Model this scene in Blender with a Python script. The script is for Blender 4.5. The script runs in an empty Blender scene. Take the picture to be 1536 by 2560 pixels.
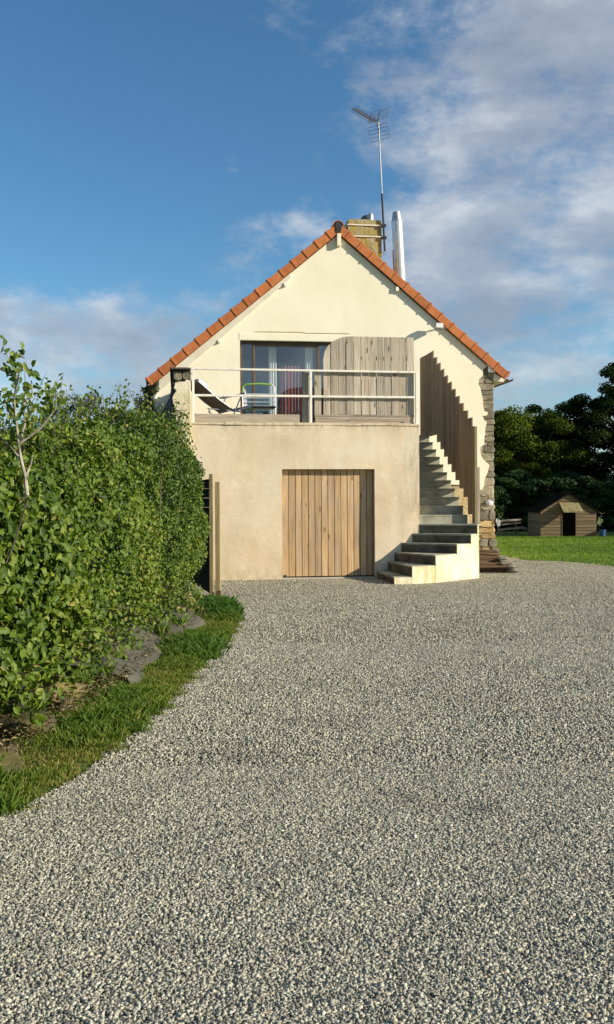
import bpy, math, random
import numpy as np
from mathutils import Vector, Matrix
random.seed(7)
rad = math.radians
sc = bpy.context.scene
COL = sc.collection

# ------------------------------------------------------------------ camera
F_PX, H_EYE = 2309.0, 1.45
cd = bpy.data.cameras.new('camera')
cd.sensor_fit = 'VERTICAL'; cd.sensor_height = 36.0; cd.lens = 36.0 * F_PX / 2560
cd.shift_y = -30 / 2560; cd.clip_start = 0.05; cd.clip_end = 2000
cam = bpy.data.objects.new('camera', cd); COL.objects.link(cam)
cam.matrix_world = Matrix.Translation((0, 0, H_EYE)) @ Matrix.Rotation(rad(90), 4, 'X') @ Matrix.Rotation(rad(-0.3), 4, 'Z')
sc.camera = cam

# ------------------------------------------------------------------ light
SUN = Vector((0.898, -0.258, 0.358)).normalized()
sd = bpy.data.lights.new('sun', 'SUN'); sd.energy = 4.9; sd.angle = rad(0.5); sd.color = (1.0, 0.90, 0.75)
so = bpy.data.objects.new('sun', sd); COL.objects.link(so)
so.rotation_euler = (-SUN).to_track_quat('-Z', 'Y').to_euler()
sc.view_settings.view_transform = 'Standard'; sc.view_settings.look = 'None'
sc.view_settings.exposure = 0.64; sc.view_settings.gamma = 1.0

class NT:
    """small helper to write node trees"""
    def __init__(s, tree): s.t = tree; s.n = tree.nodes; s.l = tree.links; s.n.clear()
    def new(s, typ, **kw):
        nd = s.n.new(typ)
        for k, v in kw.items():
            if k.startswith('i_'):
                key = k[2:]
                key = int(key) if key.isdigit() else key.replace('_', ' ')
                s.set(nd, key, v)
            else: setattr(nd, k, v)
        return nd
    def set(s, nd, key, v):
        sock = nd.inputs[key]
        if isinstance(v, bpy.types.NodeSocket): s.l.new(v, sock)
        else: sock.default_value = v
    def math(s, op, a, b=None, clamp=False):
        nd = s.n.new('ShaderNodeMath'); nd.operation = op; nd.use_clamp = clamp
        s.set(nd, 0, a)
        if b is not None: s.set(nd, 1, b)
        return nd.outputs[0]
    def ramp(s, fac, stops, interp='LINEAR'):
        nd = s.n.new('ShaderNodeValToRGB'); cr = nd.color_ramp; cr.interpolation = interp
        while len(cr.elements) < len(stops): cr.elements.new(0.5)
        for e, (p, c) in zip(cr.elements, stops):
            e.position = p; e.color = (*c, 1) if len(c) == 3 else c
        s.l.new(fac, nd.inputs[0]); return nd.outputs[0]
    def mix(s, fac, a, b, mode='MIX'):
        nd = s.n.new('ShaderNodeMix'); nd.data_type = 'RGBA'; nd.blend_type = mode
        for k, v in ((0, fac), (6, a), (7, b)):
            if isinstance(v, tuple) and len(v) == 3: v = (*v, 1)
            s.set(nd, k, v)
        return nd.outputs[2]
    def noise(s, vec, scale, detail=4, rough=0.55, dist=0.0):
        nd = s.n.new('ShaderNodeTexNoise')
        s.l.new(vec, nd.inputs['Vector']); nd.inputs['Scale'].default_value = scale
        nd.inputs['Detail'].default_value = detail; nd.inputs['Roughness'].default_value = rough
        nd.inputs['Distortion'].default_value = dist
        return nd.outputs['Fac']
    def mapping(s, vec, scale=(1, 1, 1), loc=(0, 0, 0)):
        nd = s.n.new('ShaderNodeMapping'); s.l.new(vec, nd.inputs[0])
        nd.inputs['Scale'].default_value = scale
        s.set(nd, 'Location', loc)
        return nd.outputs[0]
    def step(s, x, a, b):
        nd = s.n.new('ShaderNodeMapRange'); nd.interpolation_type = 'SMOOTHSTEP'
        s.set(nd, 0, x); nd.inputs[1].default_value = a; nd.inputs[2].default_value = b
        return nd.outputs[0]

# ------------------------------------------------------------------ sky
world = bpy.data.worlds.new('World'); sc.world = world; world.use_nodes = True
n = NT(world.node_tree)
sky = n.new('ShaderNodeTexSky', sky_type='NISHITA', sun_disc=False)
sky.sun_elevation = rad(21); sky.sun_rotation = math.atan2(SUN.x, SUN.y)
sky.air_density = 1.0; sky.dust_density = 0.35; sky.ozone_density = 2.2; sky.altitude = 100
tc = n.new('ShaderNodeTexCoord'); d = tc.outputs['Generated']
sep = n.new('ShaderNodeSeparateXYZ'); n.l.new(d, sep.inputs[0])
dx_, dz_ = sep.outputs[0], sep.outputs[2]
v1 = n.mapping(d, (1.0, 1.0, 1.9), (3.1, 0.4, 1.2))
big = n.noise(v1, 4.2, 8, 0.62, 0.35)
fine = n.noise(n.mapping(d, (1.0, 1.0, 1.7), (7.0, 2.0, 4.4)), 15.0, 6, 0.62)
fld = n.math('ADD', n.math('MULTIPLY', big, 0.68), n.math('MULTIPLY', fine, 0.32))
# thin veil to the right, thicker lower down; a low bank on the left
right = n.step(dx_, -0.06, 0.17)
low = n.math('SUBTRACT', 1.0, n.step(dz_, 0.15, 0.26))
bankl = n.math('MULTIPLY', low, 0.86)
zz = n.math('MULTIPLY', n.step(dz_, 0.02, 0.09), 1.0)
cover = n.math('MAXIMUM', n.math('MULTIPLY', right, 0.88), n.math('MULTIPLY', bankl, zz))
fld = n.math('ADD', n.math('MULTIPLY', fld, 1.55), -.275)
thr = n.math('SUBTRACT', n.math('ADD', fld, n.math('MULTIPLY', cover, 0.33)), 0.625)
dens = n.step(thr, -0.06, 0.24)
dens = n.math('MULTIPLY', dens, 0.74)
shade = n.noise(n.mapping(d, (1, 1, 2.2), (3.1, 0.4, 1.26)), 7.5, 5, 0.55)
ccol = n.ramp(shade, [(0.34, (2.65, 3.0, 3.65)), (0.50, (3.8, 4.1, 4.65)), (0.64, (6.1, 6.25, 6.4))])
hs = n.new('ShaderNodeHueSaturation', i_Saturation=1.14, i_Value=1.0, i_Color=sky.outputs[0])
tint = n.mix(1.0, hs.outputs[0], (0.80, 1.04, 1.10), 'MULTIPLY')
col = n.mix(dens, tint, ccol)
bg = n.new('ShaderNodeBackground', i_Color=col, i_Strength=0.082)
out = n.new('ShaderNodeOutputWorld'); n.l.new(bg.outputs[0], out.inputs[0])

# ------------------------------------------------------------------ materials
MATS = {}
def material(name, fn, rough=0.8, metallic=0.0, spec=0.35):
    m = bpy.data.materials.new(name); m.use_nodes = True
    k = NT(m.node_tree)
    b = k.new('ShaderNodeBsdfPrincipled', i_Roughness=rough, i_Metallic=metallic)
    b.inputs['Specular IOR Level'].default_value = spec
    o = k.new('ShaderNodeOutputMaterial'); k.l.new(b.outputs[0], o.inputs[0])
    obj = k.new('ShaderNodeTexCoord').outputs['Object']
    rnd = k.new('ShaderNodeAttribute', attribute_name='rnd').outputs['Fac']
    fn(k, b, o, obj, rnd)
    MATS[name] = m
    return m
def bump(k, b, h, strength, dist):
    nd = k.new('ShaderNodeBump', i_Strength=strength, i_Distance=dist, i_Height=h)
    k.l.new(nd.outputs[0], b.inputs['Normal'])
def base(k, b, c): k.set(b, 'Base Color', c if isinstance(c, bpy.types.NodeSocket) else (*c, 1))
def two(name, c1, c2, scale=3, detail=5, rough=0.8, bs=0.3, bd=0.01, bscale=30, lo=.38, hi=.62, metallic=0, spec=.35, rvar=0.0):
    def fn(k, b, o, p, r):
        c = k.ramp(k.noise(p, scale, detail, .6), [(lo, c1), (hi, c2)])
        if rvar:
            f = k.math('ADD', k.math('MULTIPLY', r, rvar), 1 - rvar / 2)
            c = k.mix(1.0, c, k.new('ShaderNodeCombineColor', i_0=f, i_1=f, i_2=f).outputs[0], 'MULTIPLY')
        base(k, b, c)
        bump(k, b, k.noise(p, bscale, 5, .6), bs, bd)
    return material(name, fn, rough, metallic, spec)

def cream_fn(k, b, o, p, r):
    c = k.ramp(k.noise(p, 0.9, 5, .6), [(.35, (.77, .715, .54)), (.65, (.82, .775, .61))])
    st = k.step(k.noise(k.mapping(p, (2.2, 2.2, .9)), 1.7, 6, .7), .60, .78)
    c = k.mix(k.math('MULTIPLY', st, .30), c, (.60, .53, .36))
    sp = k.step(k.noise(p, 11, 3, .5), .70, .76)
    c = k.mix(k.math('MULTIPLY', sp, .35), c, (.50, .46, .33))
    base(k, b, c)
    h = k.math('ADD', k.noise(p, 70, 4, .6), k.math('MULTIPLY', k.noise(p, 2.2, 4, .5), 3.0))
    bump(k, b, h, .35, .008)
material('cream_render', cream_fn, .9, 0, .2)

def tan_fn(k, b, o, p, r):
    c = k.ramp(k.noise(p, 1.1, 6, .62), [(.34, (.59, .475, .31)), (.50, (.66, .55, .385)), (.68, (.71, .62, .465))])
    pale = k.step(k.noise(k.mapping(p, (1, 1, 1.6), (3, 1, 4)), 3.6, 7, .72), .55, .70)
    c = k.mix(k.math('MULTIPLY', pale, .5), c, (.76, .68, .52))
    s = k.new('ShaderNodeSeparateXYZ'); k.l.new(p, s.inputs[0])
    # algae stain down the right edge and under the coping
    edge = k.math('MULTIPLY', k.step(s.outputs[0], 1.55, 2.15), k.step(k.noise(k.mapping(p, (3, 3, .8)), 1.6, 6, .7), .42, .66))
    c = k.mix(k.math('MULTIPLY', edge, .70), c, (.27, .25, .15))
    topb = k.math('MULTIPLY', k.step(s.outputs[2], 2.66, 2.84), k.step(k.noise(k.mapping(p, (6, 6, 1.4)), 2.4, 6, .75), .44, .62))
    c = k.mix(k.math('MULTIPLY', topb, .55), c, (.34, .27, .15))
    base_ = k.math('MULTIPLY', k.math('SUBTRACT', 1.0, k.step(s.outputs[2], .0, .35)), k.step(k.noise(k.mapping(p, (4, 4, 2)), 2.0, 6, .7), .40, .62))
    c = k.mix(k.math('MULTIPLY', base_, .50), c, (.38, .31, .19))
    base(k, b, c)
    h = k.math('ADD', k.noise(p, 38, 6, .65), k.math('MULTIPLY', k.noise(p, 3.0, 5, .6), 3.2))
    bump(k, b, h, .30, .010)
material('tan_render', tan_fn, .92, 0, .15)

def string_fn(k, b, o, p, r):
    c = k.ramp(k.noise(p, 2.2, 6, .65), [(.34, (.58, .49, .30)), (.6, (.78, .70, .50))])
    g = k.step(k.noise(k.mapping(p, (4, 4, .7)), 1.5, 5, .7), .50, .66)
    c = k.mix(k.math('MULTIPLY', g, .7), c, (.44, .41, .18))
    base(k, b, c)
    bump(k, b, k.math('ADD', k.noise(p, 40, 6, .65), k.math('MULTIPLY', k.noise(p, 4, 5, .6), 3)), .6, .014)
material('stained_render', string_fn, .92, 0, .15)

def wood_fn(c1, c2, c3, axis='z', knots=.8, tint=None):
    def fn(k, b, o, p, r):
        sc3 = {'z': (16, 16, .9), 'x': (.9, 16, 16), 'y': (16, .9, 16)}[axis]
        kc3 = {'z': (6, 6, 2.0), 'x': (2.0, 6, 6), 'y': (6, 2.0, 6)}[axis]
        off = k.new('ShaderNodeCombineXYZ', i_0=k.math('MULTIPLY', r, 37.0), i_1=k.math('MULTIPLY', r, 11.0), i_2=k.math('MULTIPLY', r, 23.0)).outputs[0]
        q = k.new('ShaderNodeVectorMath', operation='ADD', i_0=p, i_1=off).outputs[0]
        g = k.noise(k.mapping(q, sc3), 1.6, 7, .65, .5)
        c = k.ramp(g, [(.32, c1), (.5, c2), (.70, c3)])
        f = k.math('ADD', k.math('MULTIPLY', r, .42), .79)
        c = k.mix(1.0, c, k.new('ShaderNodeCombineColor', i_0=f, i_1=f, i_2=f).outputs[0], 'MULTIPLY')
        if tint:
            c = k.mix(k.step(k.noise(q, 1.1, 3, .5), .42, .60), c, k.mix(1.0, c, tint, 'MULTIPLY'))
        vo = k.new('ShaderNodeTexVoronoi', i_Scale=1.0); k.l.new(k.mapping(q, kc3), vo.inputs['Vector'])
        kn = k.math('SUBTRACT', 1.0, k.step(vo.outputs['Distance'], .07, .15))
        c = k.mix(k.math('MULTIPLY', kn, knots), c, tuple(x * .30 for x in c1))
        base(k, b, c)
        bump(k, b, g, .5, .006)
    return fn
material('grey_wood', wood_fn((.26, .205, .14), (.42, .355, .27), (.56, .495, .40)), .8)
material('grey_wood_flat', wood_fn((.26, .21, .15), (.38, .31, .23), (.48, .41, .32), 'x'), .8)
material('door_wood', wood_fn((.37, .225, .10), (.50, .335, .17), (.60, .435, .245), 'z', .65, (.86, .92, 1.08)), .65)
material('brown_wood', wood_fn((.19, .125, .07), (.28, .19, .11), (.36, .26, .155), 'z', .6), .8)
material('greenish_wood', wood_fn((.17, .13, .06), (.25, .20, .10), (.33, .27, .15)), .85)
material('dark_wood', wood_fn((.016, .011, .006), (.028, .019, .010), (.04, .028, .015)), .95, 0, .05)
material('shed_wood', wood_fn((.115, .08, .042), (.17, .125, .068), (.22, .165, .095), 'x', .3), .85)
material('old_board', wood_fn((.05, .03, .014), (.10, .06, .03), (.17, .11, .06), 'x', .5), .85)
def tile_fn(k, b, o, p, r):
    c = k.ramp(k.noise(p, 5, 5, .6), [(.35, (.38, .115, .032)), (.65, (.47, .165, .055))])
    f = k.math('ADD', k.math('MULTIPLY', r, .26), .87)
    c = k.mix(1.0, c, k.new('ShaderNodeCombineColor', i_0=f, i_1=f, i_2=f).outputs[0], 'MULTIPLY')
    dk = k.step(k.noise(p, 17, 5, .7), .60, .72)
    c = k.mix(k.math('MULTIPLY', dk, .35), c, (.22, .09, .04))
    base(k, b, c); bump(k, b, k.noise(p, 55, 4, .6), .3, .006)
material('clay_tile', tile_fn, .75, 0, .3)
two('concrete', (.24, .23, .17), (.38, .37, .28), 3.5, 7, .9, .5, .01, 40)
two('shaded_concrete', (.07, .062, .042), (.15, .135, .095), 4.0, 7, .92, .5, .01, 40)  # weathered winder concrete, with the shade on its risers put into the colour
two('pale_block', (.40, .40, .32), (.52, .51, .42), 3, 5, .9, .4, .01, 40)
two('terrace_concrete', (.40, .36, .28), (.50, .46, .37), 2, 5, .9)
two('stone', (.16, .14, .095), (.35, .315, .225), 7, 7, .92, .8, .02, 22, .34, .68, rvar=.7)
def mixed_fn(k, b, o, p, r):
    t = k.noise(p, 7, 7, .6)
    g_ = k.mix(k.math('GREATER_THAN', r, .82), k.ramp(t, [(.34, (.16, .14, .095)), (.68, (.35, .315, .225))]), k.ramp(t, [(.34, (.32, .21, .085)), (.68, (.48, .36, .18))]))
    f = k.math('ADD', k.math('MULTIPLY', k.math('FRACT', k.math('MULTIPLY', r, 5.3)), .7), .65)
    base(k, b, k.mix(1.0, g_, k.new('ShaderNodeCombineColor', i_0=f, i_1=f, i_2=f).outputs[0], 'MULTIPLY'))
    bump(k, b, k.noise(p, 22, 6, .65), .8, .02)
material('mixed_stone', mixed_fn, .92, 0, .2)
two('ochre_stone', (.34, .22, .085), (.50, .37, .18), 6, 7, .92, .8, .02, 22, .34, .66, rvar=.4)
def mortar_fn(k, b, o, p, r):
    c = k.ramp(k.noise(p, 4, 7, .6), [(.36, (.44, .34, .17)), (.66, (.62, .51, .31))])
    s = k.new('ShaderNodeSeparateXYZ'); k.l.new(p, s.inputs[0])
    c = k.mix(k.step(s.outputs[2], 1.6, 2.0), c, k.ramp(k.noise(p, 9, 6, .6), [(.36, (.13, .115, .08)), (.66, (.30, .265, .195))]))
    base(k, b, c); bump(k, b, k.noise(p, 14, 6, .65), .9, .03)
material('ochre_mortar', mortar_fn, .93, 0, .2)
two('dark_stone', (.035, .03, .026), (.10, .085, .07), 4, 7, .95, .9, .03, 12)
two('boulder', (.10, .095, .075), (.26, .24, .18), 4, 7, .92, .8, .03, 10, .36, .66)
def moss_rock(nm, c1, c2, c3):
    def fn(k, b, o, p, r):
        c = k.ramp(k.noise(p, 5, 8, .68), [(.36, c1), (.64, c2)])
        c = k.mix(k.math('MULTIPLY', k.step(k.noise(k.mapping(p, (1, 1, 1), (5, 5, 5)), 6, 6, .7), .48, .60), .8), c, c3)
        base(k, b, c); bump(k, b, k.noise(p, 12, 8, .72), 1.0, .05)
    material(nm, fn, .95, 0, .15)
moss_rock('mossy_rock', (.06, .055, .035), (.17, .15, .095), (.12, .11, .03))
moss_rock('mossy_tan_rock', (.16, .13, .055), (.36, .30, .15), (.20, .17, .04))
two('tan_rock', (.20, .17, .08), (.40, .34, .18), 4, 7, .92, .8, .03, 10, .36, .66)
def lichen_fn(k, b, o, p, r):
    c = k.ramp(k.noise(p, 5, 6, .65), [(.35, (.24, .21, .11)), (.65, (.42, .37, .23))])
    l = k.step(k.noise(k.mapping(p, (1, 1, 1), (3, 3, 3)), 6.5, 6, .7), .45, .57)
    c = k.mix(k.math('MULTIPLY', l, .85), c, (.36, .29, .045))
    g = k.step(k.noise(k.mapping(p, (1, 1, 1), (9, 3, 3)), 9, 6, .7), .56, .66)
    c = k.mix(k.math('MULTIPLY', g, .6), c, (.36, .37, .27))
    vo = k.new('ShaderNodeTexVoronoi', feature='DISTANCE_TO_EDGE', i_Scale=1.0); k.l.new(k.mapping(p, (2.4, 2.4, 3.6)), vo.inputs['Vector'])
    e = k.math('SUBTRACT', 1.0, k.step(vo.outputs[0], .0, .035))
    c = k.mix(k.math('MULTIPLY', e, .6), c, (.12, .10, .06))
    base(k, b, c); bump(k, b, k.noise(p, 18, 6, .7), .8, .03)
material('lichen_stone', lichen_fn, .93, 0, .2)
two('barge_paint', (.60, .555, .43), (.68, .63, .50), 4, 4, .8, .2, .003, 40)
two('white_paint', (.52, .48, .38), (.74, .70, .58), 6, 6, .55, .2, .003, 60, .30, .50)
two('rust_white', (.62, .57, .46), (.80, .76, .66), 9, 6, .55, .3, .003, 60, .34, .46)
two('pvc', (.62, .62, .58), (.72, .72, .68), 4, 3, .4, .05, .001)
two('brown_frame', (.10, .065, .04), (.14, .09, .055), 4, 3, .45, .05, .001)
two('steel', (.56, .56, .56), (.66, .66, .65), 6, 4, .26, .05, .002, 30, metallic=.55, spec=.6)
two('galvanised', (.36, .37, .38), (.50, .51, .52), 8, 4, .42, .1, .002, 30, metallic=.9)
two('black_metal', (.02, .02, .022), (.035, .035, .038), 8, 4, .5, .1, .002, 30)
two('dark_metal', (.10, .10, .105), (.15, .15, .155), 8, 4, .45, .1, .002, 30, metallic=.6)
two('dark_fabric', (.22, .195, .15), (.28, .25, .195), 60, 4, .9, .3, .002, 300)
two('white_fabric', (.60, .60, .62), (.72, .72, .72), 10, 4, .85, .2, .002, 60)
two('curtain_white', (.74, .74, .72), (.82, .82, .80), 3, 4, .9, .1, .002, 60)
two('lime_plastic', (.22, .42, .06), (.27, .48, .08), 4, 3, .4, .05, .001)
two('blue_plastic', (.02, .07, .17), (.025, .09, .21), 4, 3, .4, .05, .001)
two('membrane', (.045, .046, .034), (.095, .092, .066), 3.2, 7, .95, .8, .02, 9)
two('soil', (.05, .038, .024), (.12, .095, .06), 7, 7, .95, .9, .03, 25)
two('bark', (.055, .042, .03), (.12, .10, .075), 9, 6, .9, .6, .01, 30)
two('pale_bark', (.16, .14, .10), (.38, .35, .28), 14, 6, .85, .5, .006, 40)
two('lawn_ground', (.06, .105, .014), (.15, .215, .03), .9, 8, .95, .9, .04, 22, .34, .66)
two('interior', (.05, .05, .055), (.07, .07, .075), 3, 3, .9)
two('felt_roof', (.014, .012, .010), (.022, .017, .012), 3, 5, .98, spec=.0)
two('straw_roof', (.17, .145, .065), (.28, .24, .11), 9, 5, .9, .6, .01, 30)
def red_fn(k, b, o, p, r):
    w = k.new('ShaderNodeTexWave', i_Scale=3.4, i_Distortion=.8); k.l.new(p, w.inputs['Vector'])
    base(k, b, k.ramp(w.outputs['Fac'], [(.2, (.20, .12, .14)), (.6, (.30, .18, .20)), (.9, (.42, .05, .05))]))
material('red_curtain', red_fn, .9)
def glass_fn(k, b, o, p, r):
    k.n.remove(b)
    tr = k.new('ShaderNodeBsdfTransparent', i_Color=(.95, .97, .97, 1))
    gl = k.new('ShaderNodeBsdfGlossy', i_Roughness=.015, i_Color=(.86, .94, 1, 1))
    fr = k.new('ShaderNodeLayerWeight', i_Blend=.5)
    f = k.math('ADD', k.math('MULTIPLY', k.math('POWER', fr.outputs['Facing'], 5.0), .8), .11, True)
    mx = k.new('ShaderNodeMixShader', i_0=f, i_1=tr.outputs[0], i_2=gl.outputs[0])
    k.l.new(mx.outputs[0], o.inputs[0])
material('glass', glass_fn)
def leaf_mat(name, stops, trans=.35, rough=.45, spec=.3):
    def fn(k, b, o, p, r):
        c = k.ramp(r, stops)
        base(k, b, c)
        t = k.new('ShaderNodeBsdfTranslucent'); k.l.new(k.mix(1.0, c, (1.25, 1.35, .55), 'MULTIPLY'), t.inputs[0])
        mx = k.new('ShaderNodeMixShader', i_0=trans, i_1=b.outputs[0], i_2=t.outputs[0])
        k.l.new(mx.outputs[0], o.inputs[0])
    return material(name, fn, rough, 0, spec)
leaf_mat('hedge_leaf', [(0, (.015, .036, .004)), (.35, (.052, .100, .008)), (.7, (.115, .170, .014)), (.93, (.21, .26, .036)), (1, (.26, .21, .05))], .28, .55)
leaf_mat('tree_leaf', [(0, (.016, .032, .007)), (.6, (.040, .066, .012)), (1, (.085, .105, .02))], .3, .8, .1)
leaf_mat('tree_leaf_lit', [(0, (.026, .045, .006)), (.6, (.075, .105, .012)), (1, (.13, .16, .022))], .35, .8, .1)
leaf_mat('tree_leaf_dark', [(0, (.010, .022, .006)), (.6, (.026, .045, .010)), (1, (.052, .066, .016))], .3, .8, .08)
leaf_mat('conifer_leaf', [(0, (.012, .030, .014)), (.6, (.028, .058, .022)), (1, (.05, .085, .022))], .15, .8, .1)
leaf_mat('dull_leaf', [(0, (.05, .055, .03)), (.6, (.08, .085, .05)), (1, (.12, .11, .07))], .2)
leaf_mat('grass_blade', [(0, (.042, .105, .012)), (.40, (.088, .155, .017)), (.66, (.165, .19, .030)), (.86, (.27, .23, .065)), (1, (.33, .24, .09))], .32, .7)
leaf_mat('litter', [(0, (.06, .045, .02)), (.5, (.16, .12, .05)), (1, (.34, .28, .15))], .1, .9, .1)
leaf_mat('lawn_blade', [(0, (.06, .12, .012)), (.6, (.13, .22, .024)), (1, (.24, .29, .05))], .4, .6)
STONES = [(0, (.08, .078, .066)), (.12, (.15, .147, .122)), (.26, (.26, .25, .195)), (.50, (.375, .362, .285)), (.74, (.475, .46, .37)), (.91, (.575, .56, .465)), (.95, (.43, .34, .21)), (1, (.66, .645, .55))]
def stone_fn(k, b, o, p, r):
    c = k.ramp(r, STONES)
    c = k.mix(.22, c, k.ramp(k.noise(p, 90, 3, .6), [(.3, (.10, .10, .085)), (.7, (.42, .41, .36))]))
    dirt = k.step(k.noise(p, 1.3, 6, .68), .52, .66)
    c = k.mix(k.math('MULTIPLY', dirt, .34), c, (.12, .115, .10))
    c = k.mix(1.0, c, (.985, .985, .955), 'MULTIPLY')
    base(k, b, c)
material('gravel_stone', stone_fn, .85, 0, .3)
def gravel_fn(k, b, o, p, r):
    outc = None
    wob = k.new('ShaderNodeVectorMath', operation='ADD', i_0=p, i_1=k.new('ShaderNodeVectorMath', operation='SCALE', i_0=k.new('ShaderNodeTexNoise', i_Vector=p, i_Scale=60.0).outputs['Color'], i_Scale=.012).outputs[0]).outputs[0]
    v = k.new('ShaderNodeTexVoronoi', i_Scale=70.0); k.l.new(wob, v.inputs['Vector'])
    rr = k.new('ShaderNodeSeparateColor', i_0=v.outputs['Color']).outputs[0]
    c = k.ramp(rr, STONES)
    big_ = k.noise(p, .55, 6, .6)
    c = k.mix(k.math('MULTIPLY', k.step(big_, .40, .66), .30), c, (.46, .40, .30))
    med = k.noise(p, 9, 4, .6)
    c = k.mix(k.math('MULTIPLY', k.step(med, .56, .70), .40), c, (.12, .115, .10))
    c = k.mix(1.0, c, (.92, .885, .80), 'MULTIPLY')
    gap = k.step(v.outputs['Distance'], .42, .72)
    c = k.mix(k.math('MULTIPLY', gap, .30), c, (.10, .095, .085))  # shadow in the gaps between stones painted as a darker colour
    base(k, b, c)
    h = k.math('ADD', k.math('SUBTRACT', 1.0, v.outputs['Distance']), k.math('MULTIPLY', k.noise(p, 14, 4, .6), .8))
    bump(k, b, h, .7, .006)
material('gravel', gravel_fn, .9, 0, .2)

# ------------------------------------------------------------------ frames, things and parts
TH = rad(8.0); D0 = 16.9                                  # the house stands 16.9 m away and is turned by 8 degrees
U = Vector((math.cos(TH), math.sin(TH), 0)); V = Vector((-math.sin(TH), math.cos(TH), 0))
ORG = Vector((0, D0, 0))
BASE = {}
def hp(u, v, z=0.0): return ORG + U * u + V * v + Vector((0, 0, z))
def tag(o, label, cat, group=None, kind=None):
    if label: o['label'] = label
    if cat: o['category'] = cat
    if group: o['group'] = group
    if kind: o['kind'] = kind
    return o
def thing(name, label, cat, b=(0, 0, 0), house=False, group=None, rz=0.0):
    o = bpy.data.objects.new(name, None); COL.objects.link(o)
    o.empty_display_size = .3
    BASE[o] = Vector(b)
    if house: o.location = hp(*b); o.rotation_euler = (0, 0, TH + rz)
    else: o.location = b; o.rotation_euler = (0, 0, rz)
    return tag(o, label, cat, group)
class MB:
    def __init__(s): s.v = []; s.f = []; s.r = []
    def add(s, vs, fs, r=None):
        r = random.random() if r is None else r
        o = len(s.v); s.v += [tuple(p) for p in vs]
        for f in fs: s.f.append(tuple(i + o for i in f)); s.r.append(r)
        return s
    def box(s, a0, a1, b0, b1, c0, c1, r=None):
        vs = [(x, y, z) for x in (a0, a1) for y in (b0, b1) for z in (c0, c1)]
        return s.add(vs, [(0, 1, 3, 2), (4, 6, 7, 5), (0, 4, 5, 1), (2, 3, 7, 6), (0, 2, 6, 4), (1, 5, 7, 3)], r)
    def hexa(s, vs, r=None):       # bottom 4 ccw, top 4 ccw
        return s.add(vs, [(3, 2, 1, 0), (4, 5, 6, 7), (0, 1, 5, 4), (1, 2, 6, 5), (2, 3, 7, 6), (3, 0, 4, 7)], r)
    def prism_z(s, poly, z0, z1, r=None):
        m = len(poly); area = sum(poly[i][0] * poly[(i + 1) % m][1] - poly[(i + 1) % m][0] * poly[i][1] for i in range(m))
        if area < 0: poly = poly[::-1]
        vs = [(x, y, z0) for x, y in poly] + [(x, y, z1) for x, y in poly]
        fs = [tuple(range(m))[::-1], tuple(range(m, 2 * m))] + [(i, (i + 1) % m, m + (i + 1) % m, m + i) for i in range(m)]
        return s.add(vs, fs, r)
    def prism_y(s, poly, y0, y1, r=None):     # polygon in (x, z)
        m = len(poly); area = sum(poly[i][0] * poly[(i + 1) % m][1] - poly[(i + 1) % m][0] * poly[i][1] for i in range(m))
        if area < 0: poly = poly[::-1]
        vs = [(x, y0, z) for x, z in poly] + [(x, y1, z) for x, z in poly]
        fs = [tuple(range(m)), tuple(range(m, 2 * m))[::-1]] + [((i + 1) % m, i, m + i, m + (i + 1) % m) for i in range(m)]
        return s.add(vs, fs, r)
    def tube(s, pts, rs, nn=8, r=None, cap=True):
        pts = [Vector(p) for p in pts]
        if not hasattr(rs, '__len__'): rs = [rs] * len(pts)
        vs = []; fs = []
        t = (pts[1] - pts[0]).normalized()
        a = t.orthogonal().normalized()
        for i, p in enumerate(pts):
            if 0 < i < len(pts) - 1: tt = ((pts[i + 1] - p).normalized() + (p - pts[i - 1]).normalized())
            elif i == 0: tt = pts[1] - p
            else: tt = p - pts[i - 1]
            tt = tt.normalized() if tt.length > 1e-9 else t
            a = (a - tt * a.dot(tt)).normalized(); bb = tt.cross(a)
            for j in range(nn):
                an = 2 * math.pi * j / nn
                vs.append(p + (a * math.cos(an) + bb * math.sin(an)) * rs[i])
        for i in range(len(pts) - 1):
            for j in range(nn):
                fs.append((i * nn + j, i * nn + (j + 1) % nn, (i + 1) * nn + (j + 1) % nn, (i + 1) * nn + j))
        if cap:
            fs.append(tuple(range(nn))[::-1]); fs.append(tuple(range((len(pts) - 1) * nn, len(pts) * nn)))
        return s.add(vs, fs, r)
    def bar(s, p, q, w, h, up=(0, 0, 1), r=None):
        p = Vector(p); q = Vector(q); t = (q - p).normalized(); up = Vector(up)
        a = t.cross(up).normalized() * w / 2; b_ = a.cross(t).normalized() * h / 2
        vs = [p - a - b_, p + a - b_, q + a - b_, q - a - b_, p - a + b_, p + a + b_, q + a + b_, q - a + b_]
        return s.hexa(vs, r)
    def rock(s, c, size, seed, r=None, sub=2):
        import bmesh
        bm = bmesh.new(); bmesh.ops.create_icosphere(bm, subdivisions=sub, radius=1)
        rn = random.Random(seed); ph = [rn.uniform(0, 6.28) for _ in range(9)]
        pl = [(Vector((rn.uniform(-1, 1), rn.uniform(-1, 1), rn.uniform(-.6, 1))).normalized(), rn.uniform(.62, .88)) for _ in range(7)]
        bm.verts.ensure_lookup_table(); vs = []
        for v in bm.verts:
            q = v.co.copy()
            for nn_, dd in pl:  # flat broken facets
                e = q.dot(nn_) - dd
                if e > 0: q -= nn_ * e
            k_ = 1 + .07 * math.sin(5 * q.x + ph[0]) + .07 * math.sin(6 * q.y + ph[1]) + .06 * math.sin(7 * q.z + ph[2])
            vs.append((c[0] + q.x * size[0] * k_, c[1] + q.y * size[1] * k_, c[2] + q.z * size[2] * k_))
        fs = [tuple(v.index for v in f.verts) for f in bm.faces]; bm.free()
        return s.add(vs, fs, r)
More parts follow.
